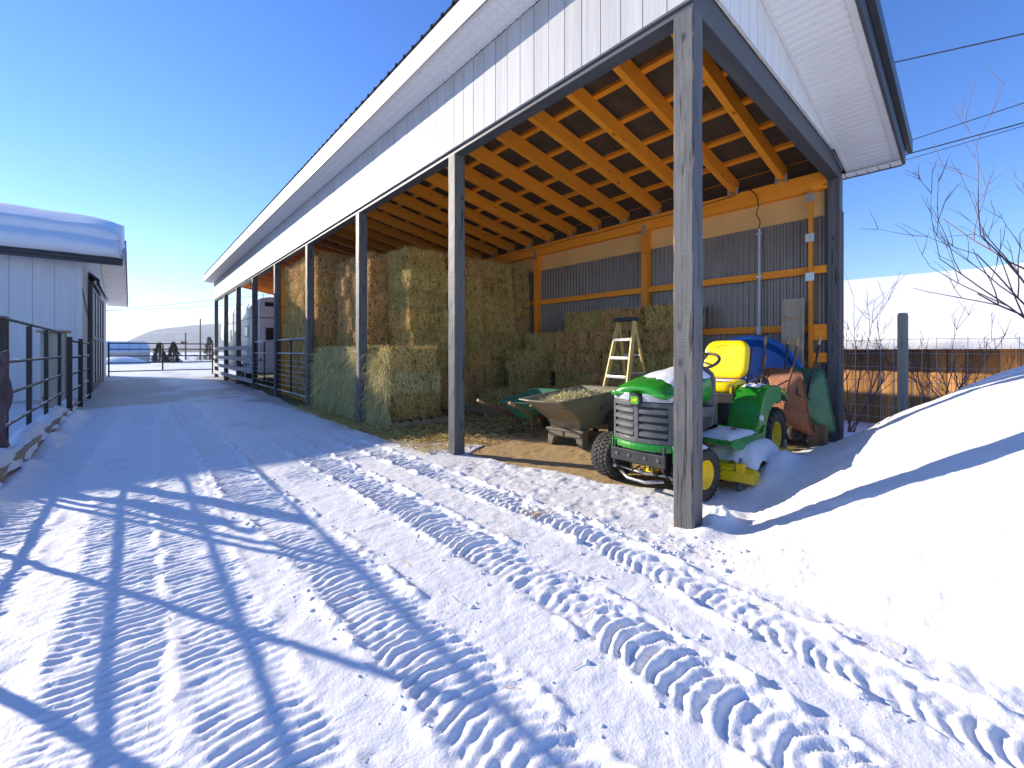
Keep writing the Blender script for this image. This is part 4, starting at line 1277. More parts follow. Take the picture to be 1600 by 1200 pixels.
# fenders over the rear wheels: lofted arch
for sg in (-1, 1):
    yi, yo = YC+sg*.30, YC+sg*.585
    path = [(1.66,.475),(1.75,.56),(1.83,.70),(1.90,.82),(2.00,.905),(2.15,.935),(2.40,.925),(2.62,.875),(2.74,.80)]
    mb = MB(); P = []
    for i, (x, z) in enumerate(path):
        P.append([(x, yi, z), (x, yo-sg*.035, z), (x, yo-sg*.008, z-.012), (x+.004, yo, z-.045), (x+.02 if i < 4 else x, yo, z-.085), (x+.02, yo-sg*.02, z-.085), (x+.01, yi, z-.03)])
    f_ = mb.loft(P).build('fender', M['green_paint'], tr, smooth=True, bevel=0)
    m_ = f_.modifiers.new('e', 'EDGE_SPLIT'); m_.split_angle = R(50)
    # outer side panel with the wheel-arch cut out
    arc = [(2.36+.395*math.cos(R(a)), .345+.395*math.sin(R(a))) for a in range(72, 181, 9)]
    poly = [(1.68,.40),(1.68,.475),(1.76,.56),(1.84,.70),(1.91,.82),(2.01,.895),(2.15,.922),(2.40,.912),(2.50,.895)] + arc
    MB().prism(poly, 1, min(yo-sg*.004,yo-sg*.018), max(yo-sg*.004,yo-sg*.018)).build('fender_side', M['green_paint'], tr)
    # inner wall down to the deck
    MB().prism([(1.70,.47),(1.85,.72),(2.0,.89),(2.4,.90),(2.6,.86),(2.6,.5),(1.9,.45)], 1, min(yi,yi-sg*.02), max(yi,yi-sg*.02)).build('fender_wall', M['green_paint'], tr)
    # grab handle on the fender
    mb = MB().tube([(2.12,yi+sg*.14,.93),(2.13,yi+sg*.14,1.0),(2.20,yi+sg*.14,1.035),(2.34,yi+sg*.14,1.03),(2.42,yi+sg*.14,.98),(2.43,yi+sg*.14,.92)], .016, 8).build('grab_handle', M['black_plastic'], tr, smooth=True)
MB().box(1.88,2.14,YC-.29,YC-.10,.72,.84).build('control_panel', M['black_plastic'], tr, bevel=.01)
for k in range(4):
    MB().tube([(1.93+k*.055,YC-.24,.83),(1.92+k*.055,YC-.25,.91+.015*(k%2))], .011, 6).build('lever', M['black_plastic'] if k % 2 else M['yellow_paint'], tr)
MB().box(1.80,2.62,YC-.28,YC+.28,.50,.74).build('seat_platform', M['black_plastic'], tr, bevel=.01)
# seat
def rrect(w, h, r_, n=5):
    out = []
    for cx_, cy_, a0 in ((w/2-r_, h/2-r_, 0), (-w/2+r_, h/2-r_, 90), (-w/2+r_, -h/2+r_, 180), (w/2-r_, -h/2+r_, 270)):
        for k in range(n+1):
            a = R(a0+90*k/n); out.append((cx_+r_*math.cos(a), cy_+r_*math.sin(a)))
    return out
seat = MB(); P = []
for t_, s_, dx in ((0,.90,0),(.02,1,.0),(.08,1.0,.0),(.115,.93,0),(.125,.80,0)):
    ring = []
    for (a, b) in rrect(.53*s_, .47*s_, .13*s_):
        z = 1.215+b; lean = .22*(z-1.0)
        wrap = -.55*a*a
        ring.append((2.46+lean-t_+wrap+.0, YC+a*(1.0 if b < .1 else 1-.25*(b-.1)), z))
    P.append(ring)
sb2 = seat.loft(P).build('seat_back', M['yellow_seat'], tr, smooth=True, sub=1)
mb = MB(); P = []
for t_, s_ in ((0,.90),(.02,1.0),(.07,1.0),(.095,.95),(.10,.80)):
    ring = []
    for (a, b) in rrect(.52*s_, .50*s_, .12*s_):
        ring.append((2.20+b, YC+a, .845+t_*1.25+.16*a*a*(1 if t_ > .05 else 0) + (-.02 if b < -.15 else 0)))
    P.append(ring)
mb.loft(P).build('seat_cushion', M['yellow_seat'], tr, smooth=True, sub=1)
MB().tube([(2.345+.22*(z_-1.0)-.55*.0361-.001, YC+s_y, z_) for s_y, z_ in [(.19*math.cos(R(a_)), 1.23+.165*math.sin(R(a_))) for a_ in range(-20, 201, 12)]], .0045, 5).build('seat_seam', M['yellow_paint'], sb2)
MB().tube([(2.34,YC-.255,1.0)]+[(2.42+.03*k, YC-.275+.002*k, .99+.012*k) for k in range(4)], .012, 6).build('seat_piping', M['black_plastic'], sb2)
MB().box(2.05,2.40,YC-.18,YC+.18,.74,.85).build('seat_spring_box', M['black_plastic'], tr, bevel=.02)
# mower deck
mb = MB(); P = []
deck = [(1.06,.10),(1.14,.02),(1.40,-.02),(1.62,.02),(1.86,-.02),(2.02,.04),(2.04,.25),(2.04,1.10),(1.9,1.28),(1.3,1.30),(1.10,1.2),(1.05,.9)]
cx_ = 1.52; cy_ = .66
for z, s_ in ((.10,1.0),(.18,1.0),(.225,.985),(.25,.93),(.262,.80)):
    P.append([(cx_+(x-cx_)*s_, cy_+(y-cy_)*s_, z) for x, y in deck])
md = mb.loft(P).build('mower_deck', M['yellow_paint'], tr, bevel=.006)
mb = MB().prism([(1.20,.10),(1.20,.20),(1.12,.235),(1.05,.20),(1.02,.12)], 1, -.10, .35).build('deck_baffle', M['yellow_paint'], md, bevel=.008)
MB().beam((1.98,.03,.235),(2.34,-.005,.215),.10,.05).build('deck_arm', M['yellow_paint'], md, bevel=.008)
MB().tube([(2.28,.0,.24),(2.28,.0,.34)], .016, 8).build('arm_pin', M['steel'], md)
MB().lathe([(.001,-.03),(.065,-.03),(.075,-.01),(.075,.01),(.065,.03),(.001,.03)], 16, Matrix.Translation((2.36,-.02,.12)) @ Matrix.Rotation(math.pi/2,4,'X')).build('gauge_wheel', M['black_plastic'], md, smooth=True)
# caster at the deck's front corner
MB().tube([(1.08,.02,.12),(1.08,.02,.33)], .017, 10).build('caster_stem', M['steel'], md, smooth=True)
MB().box(1.05,1.11,-.015,.055,.20,.285).build('caster_bracket', M['yellow_paint'], md, bevel=.006)
for s_ in (-.035, .035):
    MB().beam((1.08,.02+s_,.12),(1.085,.02+s_,.055),.03,.006,(0,1,0)).build('caster_fork', M['steel'], md)
MB().lathe([(.001,-.026),(.055,-.026),(.067,-.010),(.067,.010),(.055,.026),(.001,.026)], 18, Matrix.Translation((1.085,.02,.052)) @ Matrix.Rotation(math.pi/2,4,'X')).build('caster_wheel', M['grey_plastic'], md, smooth=True)
MB().lathe([(.001,.03),(.024,.03),(.026,0)], 10, Matrix.Translation((1.70,.12,.405))).build('spindle_cap', M['black_plastic'], md)
# snow on the tractor
def snow_pad(name, parent, pts_fn, nu, nv, th, seed, mat='snow'):
    """patch of snow over a surface: pts_fn(u,v)->point ; thickness tapers irregularly to the rim"""
    top = []
    for i in range(nu+1):
        row = []
        for j in range(nv+1):
            u = i/nu; v = j/nv
            e = min(u, 1-u, v, 1-v)*2
            rim = .16*mnoise.noise(Vector((u*4+seed, v*4, seed)))
            p = Vector(pts_fn(u, v))
            h = th*max(0, min(1, (e+rim)*2.6))**.6
            p.z += h - .006
            row.append(p)
        top.append(row)
    mb = MB(); mb.grid(top)
    return mb.build(name, M[mat], parent, smooth=True)
def hood_pt(x, y):
    z = np.interp(x, [.40,.50,.75,1.05,1.30], [.955,1.0,1.05,1.09,1.12])
    k = abs(y-YC)/.32
    return (x, y, z+.035-.055*k*k-.035*max(0, k-.75)*4)
snow_pad('snow_patch', hd, lambda u, v: hood_pt(.56+.68*u+.10*v, YC-.27+.36*v-.05*u), 22, 14, .035, 1.3)
snow_pad('snow_patch', tr, lambda u, v: (1.06+.72*u, YC-.585+.38*v, .468), 22, 12, .05, 2.1)
snow_pad('snow_patch', tr, lambda u, v: (1.98+.34*u, YC-.50+.17*v, .925), 14, 8, .03, 3.4)
snow_pad('snow_patch', tr, lambda u, v: (2.02+.34*u, YC-.20+.38*v, .965), 10, 10, .018, 4.2)
def deckpt(u, v):
    x = 1.16+.86*u; y = -.08+.52*v
    return (x, y, .255+.04*math.sin(u*3.1)*math.sin(v*3.1)-.12*max(0, .22-v))
snow_pad('snow_patch', md, deckpt, 26, 16, .135, 5.7)
snow_pad('snow_patch', tr, lambda u, v: (.55+.26*u, .155+.17*v, .462-.35*(u-.5)**2), 10, 6, .03, 6.1)
MB().prism([(2.46,.858),(2.60,.825),(2.60,.838),(2.46,.872)], 1, YC-.590, YC-.586).build('decal', M['yellow_paint'], tr)
MB().lathe([(.001,.02),(.03,.02),(.036,0)], 10, Matrix.Translation((1.78,YC-.595,.62)) @ Matrix.Rotation(math.pi/2,4,'X')).build('fender_marker', M['white_trim'], tr)
snow_pad('leaf', tr, lambda u, v: (1.48+.06*u, YC-.46+.05*v, .525), 4, 4, .012, 7.1, 'red_brown')

# ------------------------------------------------------------------ dump cart
ct = thing('dump_cart', 'grey-brown plastic dump cart heaped with loose hay', 'cart', (1.42,2.42,0), (0,0,R(9)))
mb = MB()
# outer tub rings from floor to rim, local x forward is away from the feet
def tub_ring(x0, x1, w0, w1, z0, z1, tip=0):
    n = 6; ring = []
    pts = [(x0, -w0/2), (x0+(x1-x0)*.33, -(w0+(w1-w0)*.45)/2), (x0+(x1-x0)*.66, -(w0+(w1-w0)*.8)/2), (x1, -w1/2), (x1+tip*0, -w1*.2), (x1, w1*.2), (x1, w1/2), (x0+(x1-x0)*.66, (w0+(w1-w0)*.8)/2), (x0+(x1-x0)*.33, (w0+(w1-w0)*.45)/2), (x0, w0/2), (x0-.05*tip, w0*.2), (x0-.05*tip, -w0*.2)]
    return [(x, y, z0+(z1-z0)*(x-x0)/(x1-x0)) for x, y in pts]
outer = [tub_ring(-.02,.92,.46,.56,.22,.24), tub_ring(-.10,.97,.52,.62,.36,.38), tub_ring(-.36,1.05,.60,.72,.53,.58,1), tub_ring(-.62,1.10,.60,.78,.665,.73,1), tub_ring(-.68,1.14,.66,.84,.67,.735,1), tub_ring(-.68,1.14,.65,.83,.69,.755,1), tub_ring(-.60,1.08,.56,.76,.685,.745,1), tub_ring(-.36,1.0,.52,.66,.56,.58,1), tub_ring(-.08,.92,.44,.56,.40,.40)]
tub = MB(); tub.loft(outer, cap=True)
tb = tub.build('tub', M['grey_cart'], ct, local=True, smooth=False, bevel=.012)
# front stand with two feet
ft = MB().prism([(-.27,.22),(.27,.22),(.29,0),(.21,0),(.17,.12),(-.17,.12),(-.21,0),(-.29,0)], 0, -.06, .10).build('front_stand', M['grey_cart'], ct, local=True, bevel=.012)
MB().box(-.075,-.061,-.255,-.02,.14,.205).box(-.075,-.061,.02,.255,.14,.205).build('stand_panel', M['grey_cart'], ft, local=True, bevel=.004)
MB().box(-.085,.12,-.30,.30,.205,.235).build('stand_band', M['grey_cart'], ct, local=True, bevel=.006)
for s_ in (-1, 1):
    w = wheel(ct, (1.42,2.42,0), .245, .075, .17, M['black_plastic'], 'plain', s_)
    w.location = (.70, s_*.42, .245)
MB().tube([(.70,-.45,.245),(.70,.45,.245)], .016, 8).build('axle', M['steel'], ct, local=True)
# badge outline on the near side
def side_pt(x, z, out=.006):
    k = (z-.38)/(.66-.38); w = .575+.14*k + .05*x
    return (x, -(w/2)-out-.012, z)
loop = [(.32,.52),(.40,.55),(.50,.575),(.60,.585),(.63,.575),(.63,.52),(.62,.51),(.34,.49)]
MB().tube([side_pt(a, b) for a, b in loop]+[side_pt(*loop[0])], .006, 6, cap=False).build('logo_outline', M['grey_plastic'], tb, local=True)
# hay in the cart
def s_cart(r_, n):
    u = r_.uniform(-.48, .92, n); v = r_.uniform(-.26, .26, n)
    z = .60+.05*(u+.5)+.07*np.exp(-((u-.1)/.45)**2)*(1-(v/.3)**2)+.02*r_.random(n)
    c, s_ = math.cos(R(9)), math.sin(R(9))
    P = np.stack([1.42+u*c-v*s_, 2.42+u*s_+v*c, z], 1)
    D = np.stack([r_.normal(0,1,n), r_.normal(0,1,n), r_.normal(.1,.35,n)], 1)
    return P, D
mb = MB(); P = []
for i in range(15):
    row = []
    for j in range(9):
        u = -.50+1.44*i/14; v = -.29+.58*j/8
        z = .575+.05*(u+.5)+.08*math.exp(-((u-.1)/.45)**2)*(1-(v/.31)**2)+.02*mnoise.noise(Vector((u*9, v*9, 0)))
        c, s_ = math.cos(R(9)), math.sin(R(9))
        row.append((1.42+u*c-v*s_, 2.42+u*s_+v*c, z))
    P.append(row)
mb.grid(P)
ch = mb.build('cart_hay', M['hay_pale'], None, smooth=True); tag(ch, 'pale loose hay filling the grey dump cart', 'hay', kind='stuff')
cs = strands('straw', 2600, s_cart, 'hay_pale', (.03,.12), .0028, 14); cs.parent = ch; cs['kind'] = 'stuff'

# ------------------------------------------------------------------ wheelbarrows
def wheelbarrow(label, mat, frame_mat, loc, rot, handle_mat, sc=.78):
    t_ = thing('wheelbarrow', label, 'wheelbarrow', loc, rot, 'wheelbarrows in the shed')
    t_.scale = (sc,)*3
    def ring(x0, x1, w0, w1, z, f=0):
        n = 4; c = .10; out = []
        # rounded rectangle, wider towards the handles
        for (x, y, a0) in ((x1-c, w1/2-c, 0), (x0+c, w0/2-c, 90), (x0+c, -w0/2+c, 180), (x1-c, -w1/2+c, 270)):
            for k in range(n+1):
                a = R(a0+90*k/n); out.append((x+c*math.cos(a), y+c*math.sin(a), z+f*(x)))
        return out
    rings = [ring(-.30,.22,.34,.30,.30,.10), ring(-.40,.38,.48,.44,.42,.10), ring(-.52,.56,.62,.58,.58,.12), ring(-.56,.60,.66,.62,.62,.12), ring(-.58,.62,.70,.66,.62,.12), ring(-.58,.62,.70,.66,.635,.12), ring(-.55,.59,.64,.60,.63,.12), ring(-.50,.54,.60,.56,.58,.12), ring(-.39,.37,.46,.42,.425,.10), ring(-.29,.21,.32,.28,.312,.10)]
    tray = MB().loft(rings, cap=True).build('tray', mat, t_, local=True, smooth=False)
    tray.data.polygons.foreach_set('use_smooth', [True]*len(tray.data.polygons))
    m_ = tray.modifiers.new('e', 'EDGE_SPLIT'); m_.split_angle = R(32)
    for s_ in (-1, 1):
        h = MB().tube([(.54,s_*.06,.18),(.30,s_*.12,.24),(-.35,s_*.24,.33),(-.75,s_*.28,.50),(-1.08,s_*.29,.62)], .019, 8).build('handle', handle_mat, t_, local=True, smooth=True)
        MB().tube([(-1.0,s_*.288,.59),(-1.13,s_*.291,.638)], .024, 8).build('grip', M['handle_wood'], h, local=True)
        MB().tube([(-.10,s_*.215,.31),(-.20,s_*.25,.10),(-.26,s_*.25,.02),(-.36,s_*.25,.02),(-.44,s_*.25,.10),(-.46,s_*.245,.34)], .014, 8).build('leg', frame_mat, t_, local=True, smooth=True)
        MB().tube([(.20,s_*.17,.28),(.55,s_*.13,.46)], .010, 6).build('brace', frame_mat, t_, local=True)
    MB().tube([(-.26,-.25,.12),(-.26,.25,.12)], .010, 6).build('leg_brace', frame_mat, t_, local=True)
    w = wheel(t_, loc, .17, .085, .09, frame_mat, 'plain', -1); w.location = (.50, 0, .17)
    return t_
wheelbarrow('faded green wheelbarrow standing behind the dump cart', M['green_tray'], M['rust_pipe'], (1.72,3.40,0), (0,0,R(14)), M['rust_pipe'], .95)
wheelbarrow('rusty brown wheelbarrow stood on its nose beside the tractor wheel', M['rust'], M['rust_pipe'], (3.22,.52,.53), (R(14),R(76),R(-6)), M['rust_pipe'])
wheelbarrow('dark green wheelbarrow stood on its nose behind the rusty one', M['green_tray'], M['black_plastic'], (3.56,.36,.55), (R(10),R(78),R(-14)), M['black_plastic'])

# ------------------------------------------------------------------ step ladder
ld = thing('step_ladder', 'yellow fibreglass step ladder with black cap in front of hay', 'ladder', (2.93,2.45,0), (0,0,R(-8)))
def LP(y, z, back=0):
    k = z/1.80; half = .29-.125*k
    x = -.42*(1-k) if not back else .42*(1-k)
    return (x, y*half, z)
for s_ in (-1, 1):
    MB().beam(LP(s_,0), LP(s_,1.80), .03, .075, (1,0,0)).build('rail', M['ladder_yellow'], ld, local=True, bevel=.004)
    MB().beam(LP(s_*.94,0,1), LP(s_*.94,1.78,1), .022, .05, (1,0,0)).build('back_rail', M['ladder_yellow'], ld, local=True, bevel=.003)
    MB().beam((LP(s_,.9)[0],LP(s_,.9)[1],.95), (LP(s_,.9,1)[0],LP(s_,.9,1)[1],.95), .008, .02).build('spreader', M['steel'], ld, local=True)
    MB().beam(LP(s_,-.001), (LP(s_,.05)[0],LP(s_,.05)[1],.05), .04, .09, (1,0,0)).build('foot', M['black_plastic'], ld, local=True)
for k in range(5):
    z = .30+k*.30; p = LP(1, z)
    MB().box(p[0]-.045,p[0]+.05,-p[1]+.017,p[1]-.017,z-.022,z+.022).build('step', M['alu'], ld, local=True, bevel=.004)
    if k < 4:
        p = LP(.94, z+.05, 1)
        MB().box(p[0]-.012,p[0]+.012,-p[1]+.013,p[1]-.013,z+.04,z+.06).build('back_bar', M['alu'], ld, local=True)
MB().box(-.12,.10,-.19,.19,1.80,1.86).build('top_cap', M['black_plastic'], ld, local=True, bevel=.015)

# ------------------------------------------------------------------ blue pool leaning on the rear wall
mb = MB()
prof = [(.001,.0),(.55,.0),(.62,.02),(.68,.14),(.70,.19),(.745,.205),(.765,.18),(.75,.16),(.715,.165),(.69,.13),(.635,-.01),(.56,-.03),(.001,-.03)]
Mp = Matrix.Translation((4.10,.98,.76)) @ Matrix.Rotation(R(-80), 4, 'Y') @ Matrix.Scale(1.02, 4)
mb.lathe(prof, 48, Mp)
bp_ = mb.build('wading_pool', M['blue_plastic'], None, smooth=True)
m_ = bp_.modifiers.new('e', 'EDGE_SPLIT'); m_.split_angle = R(45)
tag(bp_, 'round blue plastic pool leaning on the corrugated wall behind the seat', 'pool')
# shovels
s1 = thing('shovel', 'dark handled shovel leaning across the blue pool', 'shovel', (3.6,.95,0))
MB().tube([(3.72,.98,.30),(3.98,.92,1.36)], .017, 8).build('shaft', M['rust_pipe'], s1)
MB().box(3.60,3.78,.88,1.10,.02,.32).build('blade', M['black_plastic'], s1, bevel=.02)
s2 = thing('snow_shovel', 'green handled shovel with pale grip in front of the pool', 'shovel', (3.7,.7,0))
MB().tube([(3.66,.86,.30),(3.90,.74,1.06)], .016, 8).build('shaft', M['black_plastic'], s2)
MB().tube([(3.90,.74,1.06),(3.94,.72,1.24)], .022, 8).build('grip', M['handle_wood'], s2)
MB().box(3.54,3.72,.74,1.0,.02,.30).build('blade', M['steel'], s2, bevel=.02)
# old panel leaning on the wall
pn = thing('leaning_panel', 'tall weathered beige board with battens leaning beside the corner post', 'board', (4.2,.45,0))
def lean(x, z): return x+.10*(z/2.1)
bpn = MB(); 
bpn.add([(lean(4.18,z)+dx, y, z) for dx in (0,.02) for z in (.02,2.10) for y in (.31,.60)], [(0,1,3,2),(4,6,7,5),(0,4,5,1),(2,3,7,6),(0,2,6,4),(1,5,7,3)])
bpn.build('panel', M['old_wood_z'], pn)
for z in (.62,1.02,1.42,1.80):
    x = lean(4.18, z); MB().box(x-.02,x-.001,.315,.595,z-.018,z+.018).build('batten', M['old_wood_y'], pn)
MB().add([(lean(4.18,z)-.012+dx, y, z) for dx in (0,.011) for z in (.02,2.10) for y in (.31,.335)], [(0,1,3,2),(4,6,7,5),(0,4,5,1),(2,3,7,6),(0,2,6,4),(1,5,7,3)]).build('edge_strip', M['old_wood_z'], pn)
# timber block
bk = thing('timber_block', 'short dark timber block with snow on top by corner post', 'block', (4.05,.10,0), (0,0,R(12)))
MB().box(-.13,.13,-.12,.12,-.03,.34).build('block', M['stump'], bk, local=True, bevel=.01)
bs = snow_pad('snow_patch', None, lambda u, v: (-.12+.24*u, -.11+.22*v, .343), 8, 8, .022, 9.4); bs.parent = bk

# ------------------------------------------------------------------ horse trailer in the far bays
tl = thing('horse_trailer', 'white horse trailer with rear windows parked under the far bays', 'trailer', (1.5,20,0))
TX0, TX1, TY0, TY1, TZ = .22, 2.65, 16.1, 23.6, 3.30
mb = MB(); P = []
for y, s_ in ((TY0,.93),(TY0+.06,.98),(TY0+.18,1.0),(TY1-.5,1.0),(TY1-.1,.97),(TY1,.90)):
    cxx = (TX0+TX1)/2; hw = (TX1-TX0)/2*s_; top = .95+(TZ-.95)*(.97+.03*s_ if s_ < 1 else 1)
    ring = [(cxx-hw, y, .55), (cxx-hw, y, top-.30), (cxx-hw+.05, y, top-.14), (cxx-hw+.17, y, top-.04), (cxx-hw+.35, y, top), (cxx+hw-.35, y, top), (cxx+hw-.17, y, top-.04), (cxx+hw-.05, y, top-.14), (cxx+hw, y, top-.30), (cxx+hw, y, .55)]
    P.append(ring)
bd_ = mb.loft(P).build('body', M['trailer_white'], tl)
MB().box(TX0+.05,TX1-.05,TY0+.1,TY1-.1,.42,.549).build('chassis', M['trailer_grey'], tl)
for x0 in (TX0+.30, TX0+.85, TX0+1.45):
    d_ = MB().box(x0-.14,x0+.36,TY0-.022,TY0-.003,.70,2.30).build('rear_door', M['trailer_white'], tl, bevel=.01)
    MB().box(x0-.10,x0+.32,TY0-.034,TY0-.023,1.62,2.22).build('window_frame', M['white_trim'], d_, bevel=.01)
    MB().box(x0-.02,x0+.24,TY0-.046,TY0-.035,1.68,2.16).build('window_pane', M['glass_dark'], d_, bevel=.02)
MB().box(TX0+.25,TX1-.3,TY0-.028,TY0-.004,2.95,3.10).build('marker_strip', M['glass_dark'], tl)
MB().box(TX0+.1,TX1-.1,TY0-.016,TY0-.003,2.50,2.56).build('trim_strip', M['trailer_grey'], tl)
for z in (.78, 1.10, 1.45, 2.55):
    MB().box(TX0-.012,TX0-.001,TY0+.3,TY1-.6,z,z+.035).build('trim_strip', M['trailer_grey'], tl)
for y in (17.6, 19.4, 21.4):
    f_ = MB().box(TX0-.016,TX0-.002,y,y+.55,1.85,2.30).build('side_window', M['white_trim'], tl, bevel=.02)
    MB().box(TX0-.026,TX0-.017,y+.05,y+.50,1.90,2.25).build('window_pane', M['glass_dark'], f_)
for y in (18.4, 19.25):
    w = wheel(tl, (TX0+.12,y,.38), .38, .24, .22, M['alu'], 'plain', -1); w.rotation_euler = (0,0,-math.pi/2)
    mb = MB(); P = []
    for k in range(13):
        a = math.pi*k/12
        P.append([(TX0-.10, y+.46*math.cos(a), .42+.46*math.sin(a)), (TX0-.10, y+.41*math.cos(a), .42+.41*math.sin(a)), (TX0+.05, y+.41*math.cos(a), .42+.41*math.sin(a)), (TX0+.05, y+.46*math.cos(a), .42+.46*math.sin(a))])
    mb.loft(P).build('mudguard', M['alu'], tl)
MB().prism([(TY1-.2,1.75),(TY1+1.6,1.85),(TY1+1.9,2.2),(TY1+1.5,2.9),(TY1-.1,3.05)], 0, TX0+.10, TX1-.10).build('gooseneck', M['trailer_white'], tl, bevel=.06)
MB().tube([(TX0+.4,TY0+1,TZ-.02),(TX0+.4,TY0+1,TZ+.22)], .012, 6).build('antenna', M['black_plastic'], tl)
for x in (TX0+.12, TX1-.12):
    MB().lathe([(.001,.02),(.05,.015),(.055,0)], 12, Matrix.Translation((x,TY0-.003,1.0)) @ Matrix.Rotation(math.pi/2,4,'X')).build('tail_lamp', M['rust'], tl)
# ------------------------------------------------------------------ neighbour's low shed behind, on the right
NX = 9.75
ns = thing('low_slab_shed', 'low slab wood outbuilding with a snow covered roof behind the wire fence', 'shed', (NX, -2, -.2))
random.seed(12)
y = -10.0
while y < 7.5:
    w = random.uniform(.22, .42); b = random.uniform(.006, .022); n = 5
    prof = [(y+.01+(w-.02)*k/n, NX-b*math.sin(math.pi*k/n)) for k in range(n+1)]
    mb = MB()
    z0 = -.5; z1 = 1.66
    mb.grid([[(px, py, z) for py, px in prof] for z in (z0, .3, .9, z1)])
    mb.build('slab_board', M['slab_wood'], ns, smooth=True)
    y += w + random.uniform(.0, .035)
MB().box(NX+.004,NX+.05,-10,7.5,-.5,1.64).build('wall_backing', M['pole_wood'], ns)
def nroof(x): return 1.50+.40*(x-NX+.6)
MB().add([(NX-.62,-10.4,nroof(NX-.62)-.03),(NX+3.9,-10.4,nroof(NX+3.9)-.03),(NX+3.9,8,nroof(NX+3.9)-.03),(NX-.62,8,nroof(NX-.62)-.03),(NX-.62,-10.4,nroof(NX-.62)+.03),(NX+3.9,-10.4,nroof(NX+3.9)+.03),(NX+3.9,8,nroof(NX+3.9)+.03),(NX-.62,8,nroof(NX-.62)+.03)],
   [(0,3,2,1),(4,5,6,7),(0,1,5,4),(1,2,6,5),(2,3,7,6),(3,0,4,7)]).build('roof', M['pole_wood'], ns)
P = []
for i in range(120):
    yy = -10.4+18.4*i/119; row = []
    e0 = .05*float(vnoise(np.array([yy]), np.array([1.]), 2.2, 1)[0])
    for k, (dx, h) in enumerate(((-.64,-.16),(-.69+e0,-.02),(-.69+e0,.12),(-.58,.20),(-.3,.25),(.3,.26),(1.2,.27),(2.4,.27),(3.4,.25),(3.9,.2))):
        xx = NX+dx
        hh = h+.05*float(vnoise(np.array([yy]), np.array([k*.6]), .9, 4)[0])+.02*float(vnoise(np.array([yy]), np.array([k*2.]), 4, 5)[0])
        row.append((xx, yy, nroof(xx)+.03+(hh if k else h)))
    P.append(row)
mb = MB(); mb.grid(P)
tag(mb.build('roof_snow', M['snow'], None, smooth=True), 'smooth snow blanket covering the low outbuilding roof', 'snow')

# ------------------------------------------------------------------ wire fence
WX = 6.2
wf = thing('wire_fence', 'woven wire stock fence running behind the snow bank', 'fence', (WX, -1, -.2))
mb = MB()
for k, z in enumerate((.05,.22,.40,.60,.82,1.05,1.28,1.50)):
    pts = [(WX, -7+.5*q, z+.008*math.sin(q*2.1+k)) for q in range(29)]
    MB().tube(pts, .0035, 4).build('line_wire', M['wire'], wf)
y = -6.9
vm = MB().tube([(0,0,-.15),(0,.004,.7),(0,0,1.53)], .003, 4).mesh('stay_wire', M['wire'])
while y < 7:
    place(vm, 'stay_wire', wf, (WX, y, 0)); y += .165
for y in (-4.4, -.58, 3.2, 6.8):
    MB().lathe([(.066,-.5),(.066,1.88),(.055,1.925),(.001,1.93)], 14, Matrix.Translation((WX-.09,y,0))).build('fence_post', M['old_wood_z'], wf, smooth=False)

# ------------------------------------------------------------------ bare shrubs and young trees
def bare_tree(label, base, height, spread, seed, lean_=(0,0), nst=4, depth=4, thick=.016, group='bare shrubs behind the shed', name='bare_shrub'):
    rnd_ = random.Random(seed)
    t_ = thing(name, label, 'shrub' if name == 'bare_shrub' else 'tree', base, (0,0,0), group)
    trunk = MB(); twig = MB()
    def grow(p, d, L, r_, lev):
        n = 5; pts = [Vector(p)]; rs = [r_]
        dd = Vector(d)
        for i in range(n):
            dd = (dd + Vector((rnd_.uniform(-1,1), rnd_.uniform(-1,1), rnd_.uniform(-.3,.6)))*.13).normalized()
            pts.append(pts[-1] + dd*(L/n)); rs.append(r_*(1-.55*(i+1)/n))
        (trunk if lev == 0 else twig).tube(pts, rs, 6 if lev == 0 else 4, cap=False)
        if lev < depth:
            for c in range(rnd_.randint(2, 4) if lev < 2 else rnd_.randint(1, 3)):
                q = rnd_.randint(2, n)
                a = rnd_.uniform(0, 2*math.pi)
                side = dd.cross(Vector((math.cos(a), math.sin(a), .3))).normalized()
                nd_ = (dd*rnd_.uniform(.7, 1.1) + side*rnd_.uniform(.4, .9) + Vector((0,0,.25))).normalized()
                grow(pts[q], nd_, L*rnd_.uniform(.4, .7), max(rs[q]*.75, .0038), lev+1)
    for k in range(nst):
        a = 2*math.pi*k/nst+rnd_.uniform(-.5, .5)
        d = Vector((math.cos(a)*spread+lean_[0], math.sin(a)*spread+lean_[1], 1)).normalized()
        grow((rnd_.uniform(-.06,.06), rnd_.uniform(-.06,.06), -.05), d, height*rnd_.uniform(.45,.65), thick*rnd_.uniform(.7,1.1), 0)
    trunk.build('trunk', M['bark'], t_, local=True, smooth=True)
    twig.build('twigs', M['bark'], t_, local=True, smooth=True)
bare_tree('bare multi-stemmed shrub nearest the corner post behind the fence', (7.2,.25,-.2), 2.7, .35, 3, (.0,-.1), 5, 3, .017)
bare_tree('bare shrub just right of the round fence post', (7.0,-.95,-.2), 2.6, .32, 8, (0,-.05), 4, 3, .017)
bare_tree('bare shrub rising behind the snow bank at the right', (6.9,-1.65,-.2), 2.5, .5, 15, (0,.35), 3, 3, .017)
bare_tree('tall bare young tree at the right edge of the view', (5.9,-3.0,.0), 4.8, .34, 27, (-.05,.30), 6, 4, .034, None, 'bare_tree')

